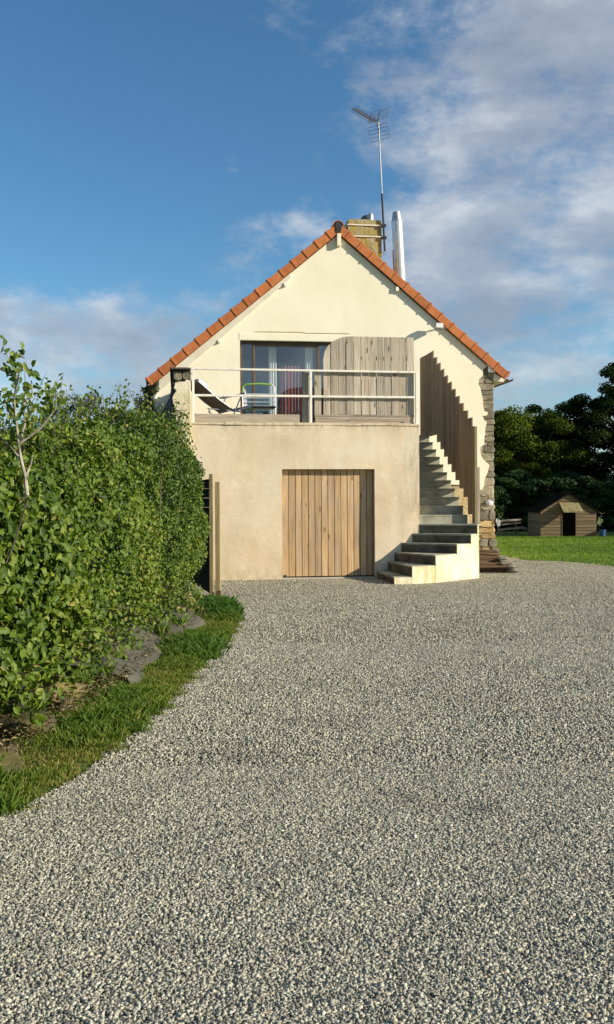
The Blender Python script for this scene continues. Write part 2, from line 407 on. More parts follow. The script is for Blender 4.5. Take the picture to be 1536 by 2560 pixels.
    def build(s, name, mat, parent=None, bevel=0, smooth=False, solid=None):
        me = bpy.data.meshes.new(name)
        b = Vector((0, 0, 0))
        if parent is not None:
            p = parent
            while p.parent is not None: p = p.parent
            b = BASE.get(p, b)
        me.from_pydata([(x - b.x, y - b.y, z - b.z) for x, y, z in s.v], [], s.f)
        at = me.attributes.new('rnd', 'FLOAT', 'FACE'); at.data.foreach_set('value', s.r)
        me.materials.append(MATS[mat]); me.validate(); me.update()
        if smooth: me.shade_smooth()
        o = bpy.data.objects.new(name, me); COL.objects.link(o)
        if parent is not None: o.parent = parent
        if bevel:
            m = o.modifiers.new('bevel', 'BEVEL'); m.width = bevel; m.segments = 1; m.limit_method = 'ANGLE'; m.angle_limit = rad(40)
        return o
    def solo(s, name, mat, label, cat, b, house=False, group=None, kind=None, **kw):
        """a thing that is one mesh: moved so that its origin is at its base"""
        o = s.build(name, mat, None, **kw); b = Vector(b)
        o.data.transform(Matrix.Translation(-b))
        if house: o.location = hp(*b); o.rotation_euler = (0, 0, TH)
        else: o.location = b
        return tag(o, label, cat, group, kind)

def np_mesh(name, verts, faces4, rnd, mat, parent=None, tri=False):
    """big meshes straight from numpy arrays; faces all quads or all tris"""
    k = 3 if tri else 4
    me = bpy.data.meshes.new(name); nf = len(faces4)
    me.vertices.add(len(verts)); me.vertices.foreach_set('co', verts.astype(np.float32).ravel())
    me.loops.add(nf * k); me.loops.foreach_set('vertex_index', faces4.astype(np.int32).ravel())
    me.polygons.add(nf); me.polygons.foreach_set('loop_start', np.arange(0, nf * k, k, dtype=np.int32))
    me.update(calc_edges=True)
    at = me.attributes.new('rnd', 'FLOAT', 'FACE'); at.data.foreach_set('value', rnd.astype(np.float32))
    me.materials.append(MATS[mat]); me.validate()
    o = bpy.data.objects.new(name, me); COL.objects.link(o)
    if parent is not None: o.parent = parent
    return o
def leaves(P, N, L, seed, wr=.58, curl=.18, droop=.25):
    """folded pointed leaves: P centres, N facing directions, L lengths"""
    g = np.random.default_rng(seed); m = len(P)
    N = N / (np.linalg.norm(N, axis=1, keepdims=True) + 1e-9)
    T = g.normal(size=(m, 3)); T[:, 2] -= droop
    T -= N * (T * N).sum(1, keepdims=True); T /= (np.linalg.norm(T, axis=1, keepdims=True) + 1e-9)
    B = np.cross(N, T); L = L[:, None]; W = L * wr / 2
    c = curl * L
    v = np.empty((m, 6, 3))
    v[:, 0] = P - T * L * .5; v[:, 3] = P + T * L * .5 - N * c * .8
    v[:, 1] = P - T * L * .20 - B * W * .9 + N * c * .6; v[:, 2] = P + T * L * .18 - B * W * .8 + N * c * .4
    v[:, 5] = P - T * L * .20 + B * W * .9 + N * c * .6; v[:, 4] = P + T * L * .18 + B * W * .8 + N * c * .4
    idx = np.arange(m)[:, None] * 6
    f = np.concatenate([idx + np.array([0, 3, 2, 1]), idx + np.array([0, 5, 4, 3])], 1).reshape(-1, 4)
    return v.reshape(-1, 3), f
def lump(P, s, seed):
    g = np.random.default_rng(seed); o = np.zeros(len(P))
    for k_, a in ((1, 1), (2.1, .6), (4.3, .35)):
        for _ in range(3):
            w = g.normal(size=3) * k_ * s; o += a * np.sin(P @ w + g.uniform(0, 6.28))
    return o / 3.5

# ------------------------------------------------------------------ ground
EDGE = [(-3.2, -2.0), (-2.3, 1.0), (-1.75, 2.8), (-1.398, 4.182), (-1.293, 4.467), (-1.181, 4.831), (-1.094, 5.482), (-1.016, 6.214), (-.958, 7.019), (-.935, 7.871), (-.86, 8.485), (-.83, 9.761), (-.80, 10.9), (-.92, 11.914), (-1.20, 13.1)]
EY = np.array([e[1] for e in EDGE]); EX = np.array([e[0] for e in EDGE])
def edge_x(y): return np.interp(y, EY, EX)
def wig(x): return .035 * math.sin(x * 7.1) + .03 * math.sin(x * 17.3 + 1) + .02 * math.sin(x * 41 + 2)
LAWN = [(5.0, 30.0), (4.98, 25.5), (5.0, 23.2), (5.12, 21.6), (5.85, 21.35), (6.22, 20.48), (6.7, 19.0), (8.0, 17.6), (10.5, 16.6), (16, 16.2)]
def dense(pts, stp=.15, amp=1.0):
    o = []
    for (x0, y0), (x1, y1) in zip(pts[:-1], pts[1:]):
        L = math.hypot(x1 - x0, y1 - y0); m = max(1, int(L / stp))
        for i in range(m):
            t = i / m; nx, ny = -(y1 - y0) / L, (x1 - x0) / L; w = wig(x0 * 3 + y0 + t * L) * amp
            o.append((x0 + (x1 - x0) * t + nx * w, y0 + (y1 - y0) * t + ny * w))
    o.append(pts[-1]); return o
g = MB()
NG = 60
xs = np.concatenate([np.linspace(-900, -60, 6), np.linspace(-50, 60, 56), np.linspace(70, 900, 6)])
ys = np.concatenate([np.linspace(-200, -30, 4), np.linspace(-25, 80, 50), np.linspace(90, 1500, 8)])
vs = [(x, y, 0.0) for y in ys for x in xs]; w_ = len(xs)
g.add(vs, [(j * w_ + i, j * w_ + i + 1, (j + 1) * w_ + i + 1, (j + 1) * w_ + i) for j in range(len(ys) - 1) for i in range(w_ - 1)], .5)
tag(g.build('ground', 'lawn_ground'), None, None, kind='structure')
g = MB()
poly = [(-3.2, -2), (-3.4, -6), (16, -6)] + [(16, 16.2)] + dense(LAWN[::-1], .15, 1.6)[1:] + [(5.0, 34), (-2.3, 34), (-2.3, 17.2), (-2.05, 16.0), (-1.35, 13.2)] + dense(EDGE[::-1])
vs = [(x, y, .006) for x, y in poly]
g.add(vs, [tuple(range(len(vs)))], .5)
go = g.build('gravel_driveway', 'gravel'); tag(go, None, None, kind='structure')
g = MB()
soil = [(-3.2, 0), (-2.6, 2.5)] + [(float(edge_x(y)) - .30 + wig(y * 2), y) for y in np.arange(3.5, 13.2, .25)] + [(-1.75, 13.6), (-4.5, 14), (-5, 0)]
g.add([(x, y, .008) for x, y in soil], [tuple(range(len(soil)))], .5)
tag(g.build('soil', 'soil'), None, None, kind='structure')

# loose stones lying on the gravel, each a small angular chip
def in_gravel(x, y): return x > edge_x(y) - .02
def chips(m, y0, y1, s0, s1, seed, name_pts=None):
    rg = np.random.default_rng(seed)
    y = np.sqrt(rg.uniform(y0 ** 2, y1 ** 2, m)); x = rg.uniform(-1, 1, m) * (.345 * y + .35); x += np.sign(x) * rg.exponential(.45, m) * (rg.random(m) < .45) * np.clip(np.abs(x) / (.345 * y + .35) * 1.2 - .2, 0, 1)
    ok = x > np.where(y > 13.2, -1.30 - (y - 13.2) * .30, edge_x(y)) + rg.exponential(.02, m) - .03
    return x[ok], y[ok], rg.uniform(s0, s1, ok.sum()) * rg.uniform(.75, 1.25, ok.sum())
def chip_mesh(x, y, s, seed):
    rg = np.random.default_rng(seed); m = len(x)
    cube = np.array([(a, b, c) for a in (-1, 1) for b in (-1, 1) for c in (-1, 1)], float) * .5
    fx = np.array([(0, 1, 3, 2), (4, 6, 7, 5), (0, 4, 5, 1), (2, 3, 7, 6), (0, 2, 6, 4), (1, 5, 7, 3)])
    v = cube[None] + rg.uniform(-.26, .26, (m, 8, 3))
    v *= (s[:, None] * np.stack([rg.uniform(.8, 1.5, m), rg.uniform(.65, 1.1, m), rg.uniform(.35, .70, m)], 1))[:, None]
    q = rg.normal(size=(m, 4)); q[:, 1:3] *= .30; q /= np.linalg.norm(q, axis=1, keepdims=True)
    w, a, b, c = q.T
    R = np.empty((m, 3, 3))
    R[:, 0, 0] = 1 - 2 * (b * b + c * c); R[:, 0, 1] = 2 * (a * b - c * w); R[:, 0, 2] = 2 * (a * c + b * w)
    R[:, 1, 0] = 2 * (a * b + c * w); R[:, 1, 1] = 1 - 2 * (a * a + c * c); R[:, 1, 2] = 2 * (b * c - a * w)
    R[:, 2, 0] = 2 * (a * c - b * w); R[:, 2, 1] = 2 * (b * c + a * w); R[:, 2, 2] = 1 - 2 * (a * a + b * b)
    v = np.einsum('mij,mkj->mki', R, v)
    P0 = np.stack([x, y, np.zeros(m)], 1)
    P = np.stack([x, y, .008 + .005 * lump(P0, 2.2, 4) + rg.uniform(0, .0028, m)], 1)
    v += P[:, None]
    f = (np.arange(m)[:, None, None] * 8 + fx[None]).reshape(-1, 4)
    return v.reshape(-1, 3), f, np.repeat(rg.random(m), 6)
A = [chips(26000, 1.0, 2.1, .0065, .0115, 6), chips(250000, 2.1, 5.0, .0065, .0115, 1), chips(190000, 4.8, 9.3, .0080, .0130, 2), chips(95000, 8.2, 13.0, .0085, .014, 3), chips(75000, 11.0, 23.5, .009, .015, 7)]
x_, y_, s_ = [np.concatenate(q) for q in zip(*A)]
hu = x_ * U.x + (y_ - D0) * U.y; hv = x_ * V.x + (y_ - D0) * V.y
ok = ~((hu > -6) & (hu < 5.05) & (hv > 3.8)) & ~((hu < 3.15) & (hv > -.03)) & ~((hu > 1.25) & (hu < 3.2) & (hv > -1.40 + np.clip(hu - 2, 0, 1.2) * .8))
ok &= (y_ < np.interp(x_, [5.0, 5.85, 6.22, 6.7, 8.0], [21.6, 21.3, 20.4, 18.9, 17.5])) | (x_ < 5.0)
x_, y_, s_ = x_[ok], y_[ok], s_[ok]
v_, f_, r_ = chip_mesh(x_, y_, s_, 5)
tag(np_mesh('gravel_stones', v_, f_, r_, 'gravel_stone'), 'loose grey and cream gravel chips covering the driveway', 'gravel', kind='stuff')

def blades(x, y, z, h, seed, mat, name, rfun=None, lean=.5, w=.006):
    rg = np.random.default_rng(seed); m = len(x)
    a = rg.uniform(0, 6.283, m); l = rg.uniform(.1, lean, m) * h
    dx, dy = np.cos(a), np.sin(a); px, py = -dy * w, dx * w
    if hasattr(w, '__len__'): pass
    v = np.empty((m, 4, 3))
    b = rg.uniform(0, 6.283, m); cx, cy = np.cos(b) * w, np.sin(b) * w
    v[:, 0] = np.stack([x - cx, y - cy, z], 1); v[:, 1] = np.stack([x + cx, y + cy, z], 1)
    v[:, 2] = np.stack([x + dx * l * .35 + cx * .6, y + dy * l * .35 + cy * .6, z + h * .6], 1)
    v[:, 3] = np.stack([x + dx * l, y + dy * l, z + h], 1)
    f = np.arange(m)[:, None] * 4 + np.array([0, 1, 2, 3])
    r = rfun if rfun is not None else rg.random(m)
    return np_mesh(name, v.reshape(-1, 3), f, r, mat)
rg = np.random.default_rng(11)
m = 86000
y = rg.uniform(2.2, 13.25, m); e = edge_x(y)
wd = np.interp(y, [3, 5, 8, 11.5, 13.3], [.85, .72, .58, .66, .5])
t = rg.beta(1.1, 1.2, m); x = e + .03 - t * wd + np.array([wig(q * 1.7) for q in y]) * 1.2 + rg.normal(0, .015, m)
pat = lump(np.stack([x, y, 0 * x], 1), 1.6, 8)
h = (.030 + .060 * rg.random(m) ** 1.6) * np.clip(1 + pat * .8, .35, 2.0) * np.clip((t) * 3.5 + .35, .3, 1) * np.interp(y, [3, 11, 11.6, 13.3], [.9, 1, 1.5, 1.6])
r = np.clip(.37 - .32 * pat + rg.normal(0, .15, m) + .40 * np.clip(.35 - t, 0, 1) - .35 * (y > 11.3), 0, 1)
keep = (rg.random(m) < np.clip(t * 7, .35, 1))
tag(blades(x[keep], y[keep], np.full(keep.sum(), .006), h[keep], 12, 'grass_blade', 'verge_grass', r[keep], .9, .0032),
    'tufty green and straw coloured grass verge between hedge and gravel', 'grass', kind='stuff')
m = 60000
y = rg.uniform(17.2, 36, m); x = rg.uniform(4.6, 16, m)
LX = np.array([(p[0], p[1]) for p in LAWN if p[1] < 29]); 
lim = np.interp(x, LX[:, 0][::1], LX[:, 1][::1])
lim = np.where(x < 5.12, 21.8 + (5.12 - x) * 9, lim)
ok = y > lim - .05
x, y = x[ok], y[ok]; pat = lump(np.stack([x, y, 0 * x], 1), .8, 9)
tag(blades(x, y, np.zeros(len(x)), .03 + .03 * np.random.default_rng(3).random(len(x)) + .02 * np.clip(pat, 0, 2), 14, 'lawn_blade', 'lawn_grass', np.clip(.55 + .42 * pat + np.random.default_rng(4).normal(0, .15, len(x)), 0, 1), .6, .012),
    'short sunlit green lawn beyond the gravel', 'grass', kind='stuff')

# ------------------------------------------------------------------ house
house = thing('house', 'cream gabled house with orange verge tiles, wooden garage door and bare stone corner', 'house', (0, 0, 0), True)
GV = 3.9                                                   # the gable stands this far behind the garage front
RU, RZ, SL = 1.285, 7.70, .835                             # ridge and slope of the roof
def roof_z(u): return RZ - abs(u - RU) * SL
# rubble wall under the render (whole gable, with the window opening left free)
WU0, WU1, WZ0, WZ1 = -.945, 1.70, 2.84, 5.03
L0, L1 = -2.78, 4.955
mb = MB()
gz = lambda u: roof_z(u) - .24
mb.prism_y([(L0, 0), (WU0, 0), (WU0, gz(WU0)), (L0, gz(L0))], GV + .04, GV + .45)
mb.prism_y([(WU0, 0), (WU1, 0), (WU1, WZ0), (WU0, WZ0)], GV + .04, GV + .45)
mb.prism_y([(WU0, WZ1), (WU1, WZ1), (WU1, gz(WU1)), (RU, gz(RU)), (WU0, gz(WU0))], GV + .04, GV + .45)
mb.prism_y([(WU1, 0), (L1 - .01, 0), (L1 - .01, gz(L1)), (WU1, gz(WU1))], GV + .04, GV + .45)
mb.box(L0, L0 + .4, GV + .45, GV + 12, 0, 4.1); mb.box(L1 - .4, L1 - .01, GV + .45, GV + 12, 0, 4.3)
mb.prism_y([(L0 + .4, 0), (L1 - .4, 0), (L1 - .4, gz(L1 - .4)), (RU, gz(RU)), (L0 + .4, gz(L0 + .4))], GV + 11.6, GV + 12)
mb.build('rubble_wall', 'ochre_mortar', house)
# cream render, with its broken right edge
z5 = lambda x, y: (x, y)
edge_r = [(4.80, 4.60), (4.76, 4.52), (4.70, 4.47), (4.69, 4.33), (4.59, 4.24), (4.58, 4.10), (4.64, 3.93), (4.68, 3.76), (4.71, 3.50), (4.80, 3.47), (4.79, 3.40), (4.66, 3.38), (4.71, 3.28), (4.77, 3.24), (4.73, 2.98), (4.71, 2.72), (4.60, 2.64), (4.62, 2.49), (4.68, 2.37), (4.83, 2.24), (4.81, 2.16), (4.72, 1.93), (4.70, 1.76), (4.65, 1.66), (4.57, 1.68), (4.47, 1.73), (4.2, 1.78)]
er = []
for (a, b_), (c_, d_) in zip(edge_r[:-1], edge_r[1:]):
    er += [(a, b_), ((a + c_) / 2 + random.uniform(-.018, .018), (b_ + d_) / 2 + random.uniform(-.012, .012))]
er.append(edge_r[-1])
mb = MB(); R0, R1 = GV, GV + .038
mb.prism_y([(L0 - .01, 1.0), (WU0, 1.0), (WU0, gz(WU0)), (L0 - .01, gz(L0))], R0, R1)
mb.prism_y([(WU0, 2.0), (WU1, 2.0), (WU1, WZ0), (WU0, WZ0)], R0, R1)
mb.prism_y([(WU0, WZ1), (WU1, WZ1), (WU1, gz(WU1)), (RU, gz(RU)), (WU0, gz(WU0))], R0, R1)
mb.prism_y([(WU1, 1.85), (WU1, gz(WU1)), (4.80, gz(4.80))] + er + [(3.6, 1.80), (3.2, 1.62), (2.6, 1.7)], R0, R1)
mb.build('gable_render', 'cream_render', house)
mb = MB(); mb.box(WU0 - .02, 1.55, GV - .007, GV + .01, WZ1 + .004, 5.19); mb.build('lintel', 'cream_render', house, bevel=.006)
mb = MB()
for a, b_, c_, d_ in [(-.6, 5.225, .5, 5.235), (.5, 5.215, 1.55, 5.222)]:
    mb.bar((a, GV - .003, b_), (c_, GV - .003, d_), .012, .012)
mb.build('wall_crack', 'ochre_stone', house)
# exposed corner stones
rn = random.Random(3)
mb = MB(); mo = MB(); zc = .0
def block(dst, u0, u1, z0, z1, pr, rm=1.0):
    j = lambda a: rn.uniform(-a, a)
    du = (u1 - u0); dz = z1 - z0; v1 = GV + .3
    pts = []
    N_ = 9
    cx, cz = (u0 + u1) / 2, (z0 + z1) / 2
    for i in range(N_ + 1 - 1):
        an = 2 * math.pi * i / N_ + j(.12)
        c_, s2 = math.cos(an), math.sin(an)
        k_ = 1 / (abs(c_) ** 4 + abs(s2) ** 4) ** .25 * rn.uniform(.95, 1.04)
        pts.append((cx + c_ * k_ * du / 2, cz + s2 * k_ * dz / 2))
    m_ = len(pts); f0 = GV + .02 - pr
    vs = [(x, v1, z) for x, z in pts] + [(x, f0 + .016, z) for x, z in pts] + [(cx + (x - cx) * .90, f0 + j(.008), cz + (z - cz) * .90) for x, z in pts]
    fs = [(i, (i + 1) % m_, m_ + (i + 1) % m_, m_ + i)[::-1] for i in range(m_)] + [(m_ + i, m_ + (i + 1) % m_, 2 * m_ + (i + 1) % m_, 2 * m_ + i)[::-1] for i in range(m_)] + [tuple(range(2 * m_, 3 * m_))]
    dst.add(vs, fs, rn.random() * rm)
while zc < 4.50:
    h_ = rn.choice([.10, .13, .16, .2, .24]); h_ = min(h_, 4.52 - zc)
    if h_ < .05: break
    flare = .13 * max(0, 1 - zc / .55)
    right_ = L1 + .005 + rn.uniform(-.015, .02) + flare
    cuts = [4.50 if zc > 1.6 else rn.uniform(4.52, 4.62)]
    while cuts[-1] < right_ - .14:
        nx = cuts[-1] + rn.uniform(.18, .44)
        if right_ - nx < .12: nx = right_
        cuts.append(nx)
    for a, b_ in zip(cuts[:-1], cuts[1:]):
        dst = mo if (zc < 1.7 and rn.random() < .42) or rn.random() < .10 else mb
        block(dst, a + .003, b_ - .003, zc + .003, zc + h_ - .003, (rn.uniform(-.004, .012) if zc > 1.7 else rn.uniform(.0, .03)) + (.10 * flare), .8 if dst is mb else 1.0)
    zc += h_
for f_, r_i in zip(mo.f, mo.r): mb.f.append(tuple(i + len(mb.v) for i in f_)); mb.r.append(.85 + .15 * r_i)
mb.v += mo.v
mb.build('corner_stones', 'mixed_stone', house)
# roof shell
mb = MB()
EL, ER = -3.02, 5.30
V0, V1 = GV - .075, GV + 12.2
def slab(dst, ua, ub, t0, t1, v0, v1):
    dst.prism_y([(ua, roof_z(ua) - t0), (ub, roof_z(ub) - t0), (ub, roof_z(ub) - t1), (ua, roof_z(ua) - t1)], v0, v1)
for i in range(11):
    pass
st = (RU - EL) / 12
for i in range(12):
    ua, ub = EL + st * i, EL + st * (i + 1)
    mb.prism_y([(ua, roof_z(ua) + .01), (ub, roof_z(ub) - .03), (ub, roof_z(ub) - .07), (ua, roof_z(ua) - .05)], V0 + .05, V1)
st = (ER - RU) / 12
for i in range(12):
    ua, ub = RU + st * i, RU + st * (i + 1)
    mb.prism_y([(ua, roof_z(ua) - .03), (ub, roof_z(ub) + .01), (ub, roof_z(ub) - .05), (ua, roof_z(ua) - .07)], V0 + .05, V1)
mb.build('roof', 'clay_tile', house)
mb = MB()
slab(mb, EL + .05, RU, .075, .15, V0 + .12, V1); slab(mb, RU, ER - .05, .075, .15, V0 + .12, V1)
mb.build('roof_boarding', 'cream_render', house)
# verge tiles with overlapping collars
def verge(side):
    b_ = MB(); c_ = MB()
    cs = 1 / math.sqrt(1 + SL * SL); tl = .349
    D = Vector((-side * -1 * cs, 0, -SL * cs)) if side > 0 else Vector((-cs, 0, -SL * cs))
    Nn = Vector((SL * cs * side, 0, cs))
    start = Vector((RU, 0, RZ)); Ltot = ((ER - RU) if side > 0 else (RU - EL)) / cs
    s_ = .03; i = 0
    while s_ < Ltot - .02:
        e_ = min(s_ + tl, Ltot); rr = random.random()
        def q(a, nn_, v): p = start + D * a + Nn * nn_; return (p.x, v, p.z)
        tl0, tl1 = .012, .020
        def cell(a0, a1, n0, n1, n2, n3, v0, v1, dst, r):
            vs = [q(a0, n0, v0), q(a1, n2, v0), q(a1, n2, v1), q(a0, n0, v1), q(a0, n1, v0), q(a1, n3, v0), q(a1, n3, v1), q(a0, n1, v1)]
            dst.hexa(vs if side > 0 else [vs[1], vs[0], vs[3], vs[2], vs[5], vs[4], vs[7], vs[6]], r)
        cell(s_, e_ + .0, -.172, .012, -.168, .026, V0 - .01, V0 + .028, b_, rr)          # face
        cell(s_, e_, .0, .014, .012, .028, V0 + .028, V0 + .22, b_, rr)                     # top leg
        cell(e_ - .060, e_ - .012, -.176, .030, -.174, .036, V0 - .024, V0 - .010, c_, rr)  # collar
        cell(e_ - .060, e_ - .012, .028, .040, .030, .042, V0 - .024, V0 + .22, c_, rr)
        s_ = e_; i += 1
    b_.f += [tuple(k + len(b_.v) for k in f) for f in c_.f]; b_.v += c_.v; b_.r += c_.r
    return b_
verge(-1).build('verge_tiles', 'clay_tile', house, bevel=.004)
verge(1).build('verge_tiles', 'clay_tile', house, bevel=.004)
# ridge tiles: half round caps, a black plate paints the shade inside the open end
mb = MB(); nn_ = 8
for k_ in range(30):
    y0 = V0 - .02 + k_ * .41; y1 = y0 + .43
    pr = []
    for r_o in (.125, .108):
        for i in range(nn_ + 1):
            an = math.pi * (i / nn_) ; pr.append((RU + r_o * math.cos(an), RZ - .055 + r_o * .95 * math.sin(an)))
    outer = pr[:nn_ + 1]; inner = pr[nn_ + 1:]
    mb.prism_y(outer + inner[::-1], y0, y1)
mb.build('ridge_tiles', 'clay_tile', house)
mb = MB(); mb.prism_y([(RU - .045, RZ - .22), (RU + .05, RZ - .22), (RU + .075, RZ - .05), (RU + .05, RZ + .022), (RU, RZ + .035), (RU - .05, RZ + .022), (RU - .07, RZ - .05)], V0 - .027, V0 - .021); mb.build('ridge_hole_shade', 'black_metal', house)
# purlin ends and the left barge board
mb = MB(); mb.box(RU - .035, RU + .055, V0 - .03, GV + .02, RZ - .52, RZ - .235); mb.build('ridge_purlin', 'cream_render', house, bevel=.006)
mb = MB()
for a, b_ in [(.20, -2.74)]:
    t0, t1 = .235, .36
    mb.prism_y([(a, roof_z(a) - t0), (a, roof_z(a) - t1), (b_, roof_z(b_) - t1 - .13), (b_, roof_z(b_) - t0)], GV - .045, GV)
mb.build('barge_board', 'barge_paint', house, bevel=.004)
for a, b_, c_, d_ in ((.04, .10, .44, .365), (-1.44, -1.38, .50, .435), (2.61, 2.68, .36, .26)):
    mb = MB(); mb.box(a, b_, GV - .07, GV, roof_z((a + b_) / 2) - c_, roof_z((a + b_) / 2) - d_); mb.build('purlin_end', 'cream_render', house, bevel=.005)
# eaves: soffit, boxed end, gutters, downpipe
mb = MB()
mb.prism_y([(L1 - .01, roof_z(L1) - .24), (L1 - .01, roof_z(L1) - .44), (ER - .08, roof_z(ER) - .17), (ER - .08, roof_z(ER) - .12)], V0 + .10, V1 - .1)
mb.build('soffit', 'cream_render', house)
mb = MB(); mb.box(4.80, 4.97, V0 + .02, GV - .002, 4.385, 4.60); mb.build('eave_box', 'pvc', house, bevel=.008)
for sgn, eu in ((1, ER), (-1, EL)):
    mb = MB()
    c_ = (eu + sgn * .05, roof_z(eu) - .10); pr = []
    for i in range(7): an = math.pi + math.pi * i / 6; pr.append((c_[0] + .07 * math.cos(an), c_[1] + .07 * math.sin(an)))
    for i in range(7): an = 2 * math.pi - math.pi * i / 6; pr.append((c_[0] + .060 * math.cos(an), c_[1] + .060 * math.sin(an)))
    mb.prism_y(pr, V0 + .06, V1 - .1); mb.build('gutter', 'black_metal' if sgn < 0 else 'dark_metal', house)
mb = MB()
px = [(-2.93, 3.70), (-2.90, 3.66), (-2.83, 3.64), (-2.79, 3.58), (-2.76, 3.48), (-2.74, 3.40), (-2.72, 0.1)]
mb.tube([(u_, GV - .07, z_) for u_, z_ in [(-2.80, 3.78), (-2.83, 3.72), (-2.82, 3.64), (-2.78, 3.58)]], .048, 12)
mb.tube([(u_, GV - .07, z_) for u_, z_ in [(-2.785, 3.60), (-2.735, 3.38), (-2.72, .1)]], .040, 12)
mb.tube([(-2.785, GV - .07, 3.585), (-2.757, GV - .07, 3.47)], .052, 12)
mb.build('downpipe', 'pvc', house, smooth=False)
# chimney
CU0, CU1, CV0, CV1, CZ = 1.74, 2.55, 5.0, 5.62, 8.17
mb = MB()
def rough_box(dst, u0, u1, v0, v1, z0, z1, nz, amp, seed):
    r2 = random.Random(seed); rings = []
    per = [(u0, v0), ((2 * u0 + u1) / 3, v0), ((u0 + 2 * u1) / 3, v0), (u1, v0), (u1, (v0 + v1) / 2), (u1, v1), ((u0 + u1) / 2, v1), (u0, v1), (u0, (v0 + v1) / 2)]
    m_ = len(per); vs = []
    for k2 in range(nz + 1):
        z = z0 + (z1 - z0) * k2 / nz
        for a, b2 in per: vs.append((a + r2.uniform(-amp, amp), b2 + r2.uniform(-amp, amp), z + (r2.uniform(-amp, amp) * 1.5 if 0 < k2 else 0)))
    fs = [(k2 * m_ + i, k2 * m_ + (i + 1) % m_, (k2 + 1) * m_ + (i + 1) % m_, (k2 + 1) * m_ + i) for k2 in range(nz) for i in range(m_)]
    fs.append(tuple(range(nz * m_, nz * m_ + m_))); dst.add(vs, fs)
rough_box(mb, CU0, CU1, CV0, CV1, 6.2, CZ, 9, .010, 5)
ch = mb.build('chimney', 'lichen_stone', house)
for z_ in (8.03, 7.76):
    mb = MB(); t_ = .022
    mb.box(CU0 - .02, CU1 + .03, CV0 - t_ - .008, CV0 - .012, z_ - .014, z_ + .014); mb.box(CU1 + .014, CU1 + .03, CV0 - .012, CV1 + .02, z_ - .014, z_ + .014); mb.box(CU0 - .03, CU0 - .014, CV0 - .03, CV1 + .02, z_ - .014, z_ + .014)
    mb.build('strap', 'white_paint', ch)
mb = MB(); mb.tube([(2.33, 5.25, CZ - .02), (2.33, 5.25, CZ + .20)], .075, 14); mb.tube([(2.33, 5.25, CZ + .19), (2.33, 5.25, CZ + .215)], [.082, .06], 14)
mb.build('chimney_pot', 'galvanised', ch)
mb = MB(); mb.tube([(2.15, 5.3, CZ - .02), (2.15, 5.3, CZ + .10), (2.18, 5.3, CZ + .14), (2.25, 5.28, CZ + .15)], .05, 10); mb.build('bent_pipe', 'dark_metal', ch)
# stainless flue, slightly out of plumb
mb = MB(); b0 = Vector((3.30, 6.0, 6.0)); t0 = Vector((3.165, 6.0, 8.48)); ax = t0 - b0
mb.tube([b0, b0 + ax * .995], .138, 28, None, False); fl = mb.build('flue', 'steel', house)
fl.data.shade_smooth() if False else None
for p in fl.data.polygons: p.use_smooth = len(p.vertices) == 4
mb = MB(); mb.tube([b0 + ax * .985, b0 + ax * .997, b0 + ax * 1.0, b0 + ax * 1.085], [.143, .143, .126, .094], 28); mb.build('flue_cap', 'galvanised', fl)
for t_ in (.40, .66): mb = MB(); mb.tube([b0 + ax * t_, b0 + ax * (t_ + .012)], .141, 28); mb.build('flue_joint', 'steel', fl)
mb = MB(); mb.bar(b0 + Vector((-.15, 0.02, 0)), b0 + ax * .70 + Vector((-.135, 0.02, 0)), .03, .04, (0, 1, 0)); mb.build('flue_bar', 'ochre_stone', fl)  # narrow ochre bar along the left side of the flue

# ---- garage block and terrace
TZ = 2.84; TL, TR = -2.10, 2.115
DU0, DU1, DZ = -.455, 1.265, 2.015
mb = MB()
def wavy_wall(dst, u0, u1, z0, z1, v0, v1, seed=0):
    """front wall piece with a slightly uneven hand trowelled face"""
    nu = max(2, int((u1 - u0) / .22)); nz = max(2, int((z1 - z0) / .22)); vs = []
    f = lambda u, z: v0 + .006 * math.sin(2.3 * u + 1.7 * z + seed) + .004 * math.sin(5.1 * u - 3.3 * z)
    for j in range(nz + 1):
        for i in range(nu + 1):
            u = u0 + (u1 - u0) * i / nu; z = z0 + (z1 - z0) * j / nz; vs.append((u, f(u, z), z))
    k = len(vs); vs += [(x, v1, z) for x, _, z in vs]
    W = nu + 1; fs = []
    for j in range(nz):
        for i in range(nu):
            a = j * W + i; fs.append((a, a + 1, a + W + 1, a + W)); fs.append((k + a, k + a + W, k + a + W + 1, k + a + 1))
    for i in range(nu):
        fs.append((i, k + i, k + i + 1, i + 1)); a = nz * W + i; fs.append((a, a + 1, k + a + 1, k + a))
    for j in range(nz):
        a = j * W; fs.append((a, a + W, k + a + W, k + a)); a = j * W + nu; fs.append((a, k + a, k + a + W, a + W))
    dst.add(vs, fs)
wavy_wall(mb, TL, DU0, -.05, TZ, 0, .25)
wavy_wall(mb, DU0, DU1, DZ, TZ, 0, .25)
wavy_wall(mb, DU1, TR, -.05, TZ, 0, .25)
mb.box(TR - .25, TR - .002, .25, GV, -.05, TZ - .002); mb.box(TL, TL + .25, .25, GV, -.05, TZ - .002)
me_ = mb.build('garage_wall', 'tan_render', house)
mb = MB(); mb.box(TL + .25, TR - .25, .25, GV, TZ - .2, TZ - .02); mb.build('terrace_floor', 'terrace_concrete', house)
mb = MB()
uu = TL
while uu < TR - .02:
    w2 = random.uniform(.25, .6); e2 = min(uu + w2, TR + .006)
    mb.box(uu, e2, -.016 + random.uniform(-.004, .004), .26, TZ - random.uniform(.018, .03), TZ + .018 + random.uniform(-.006, .006)); uu = e2
mb.build('coping', 'tan_render', house, bevel=.006)
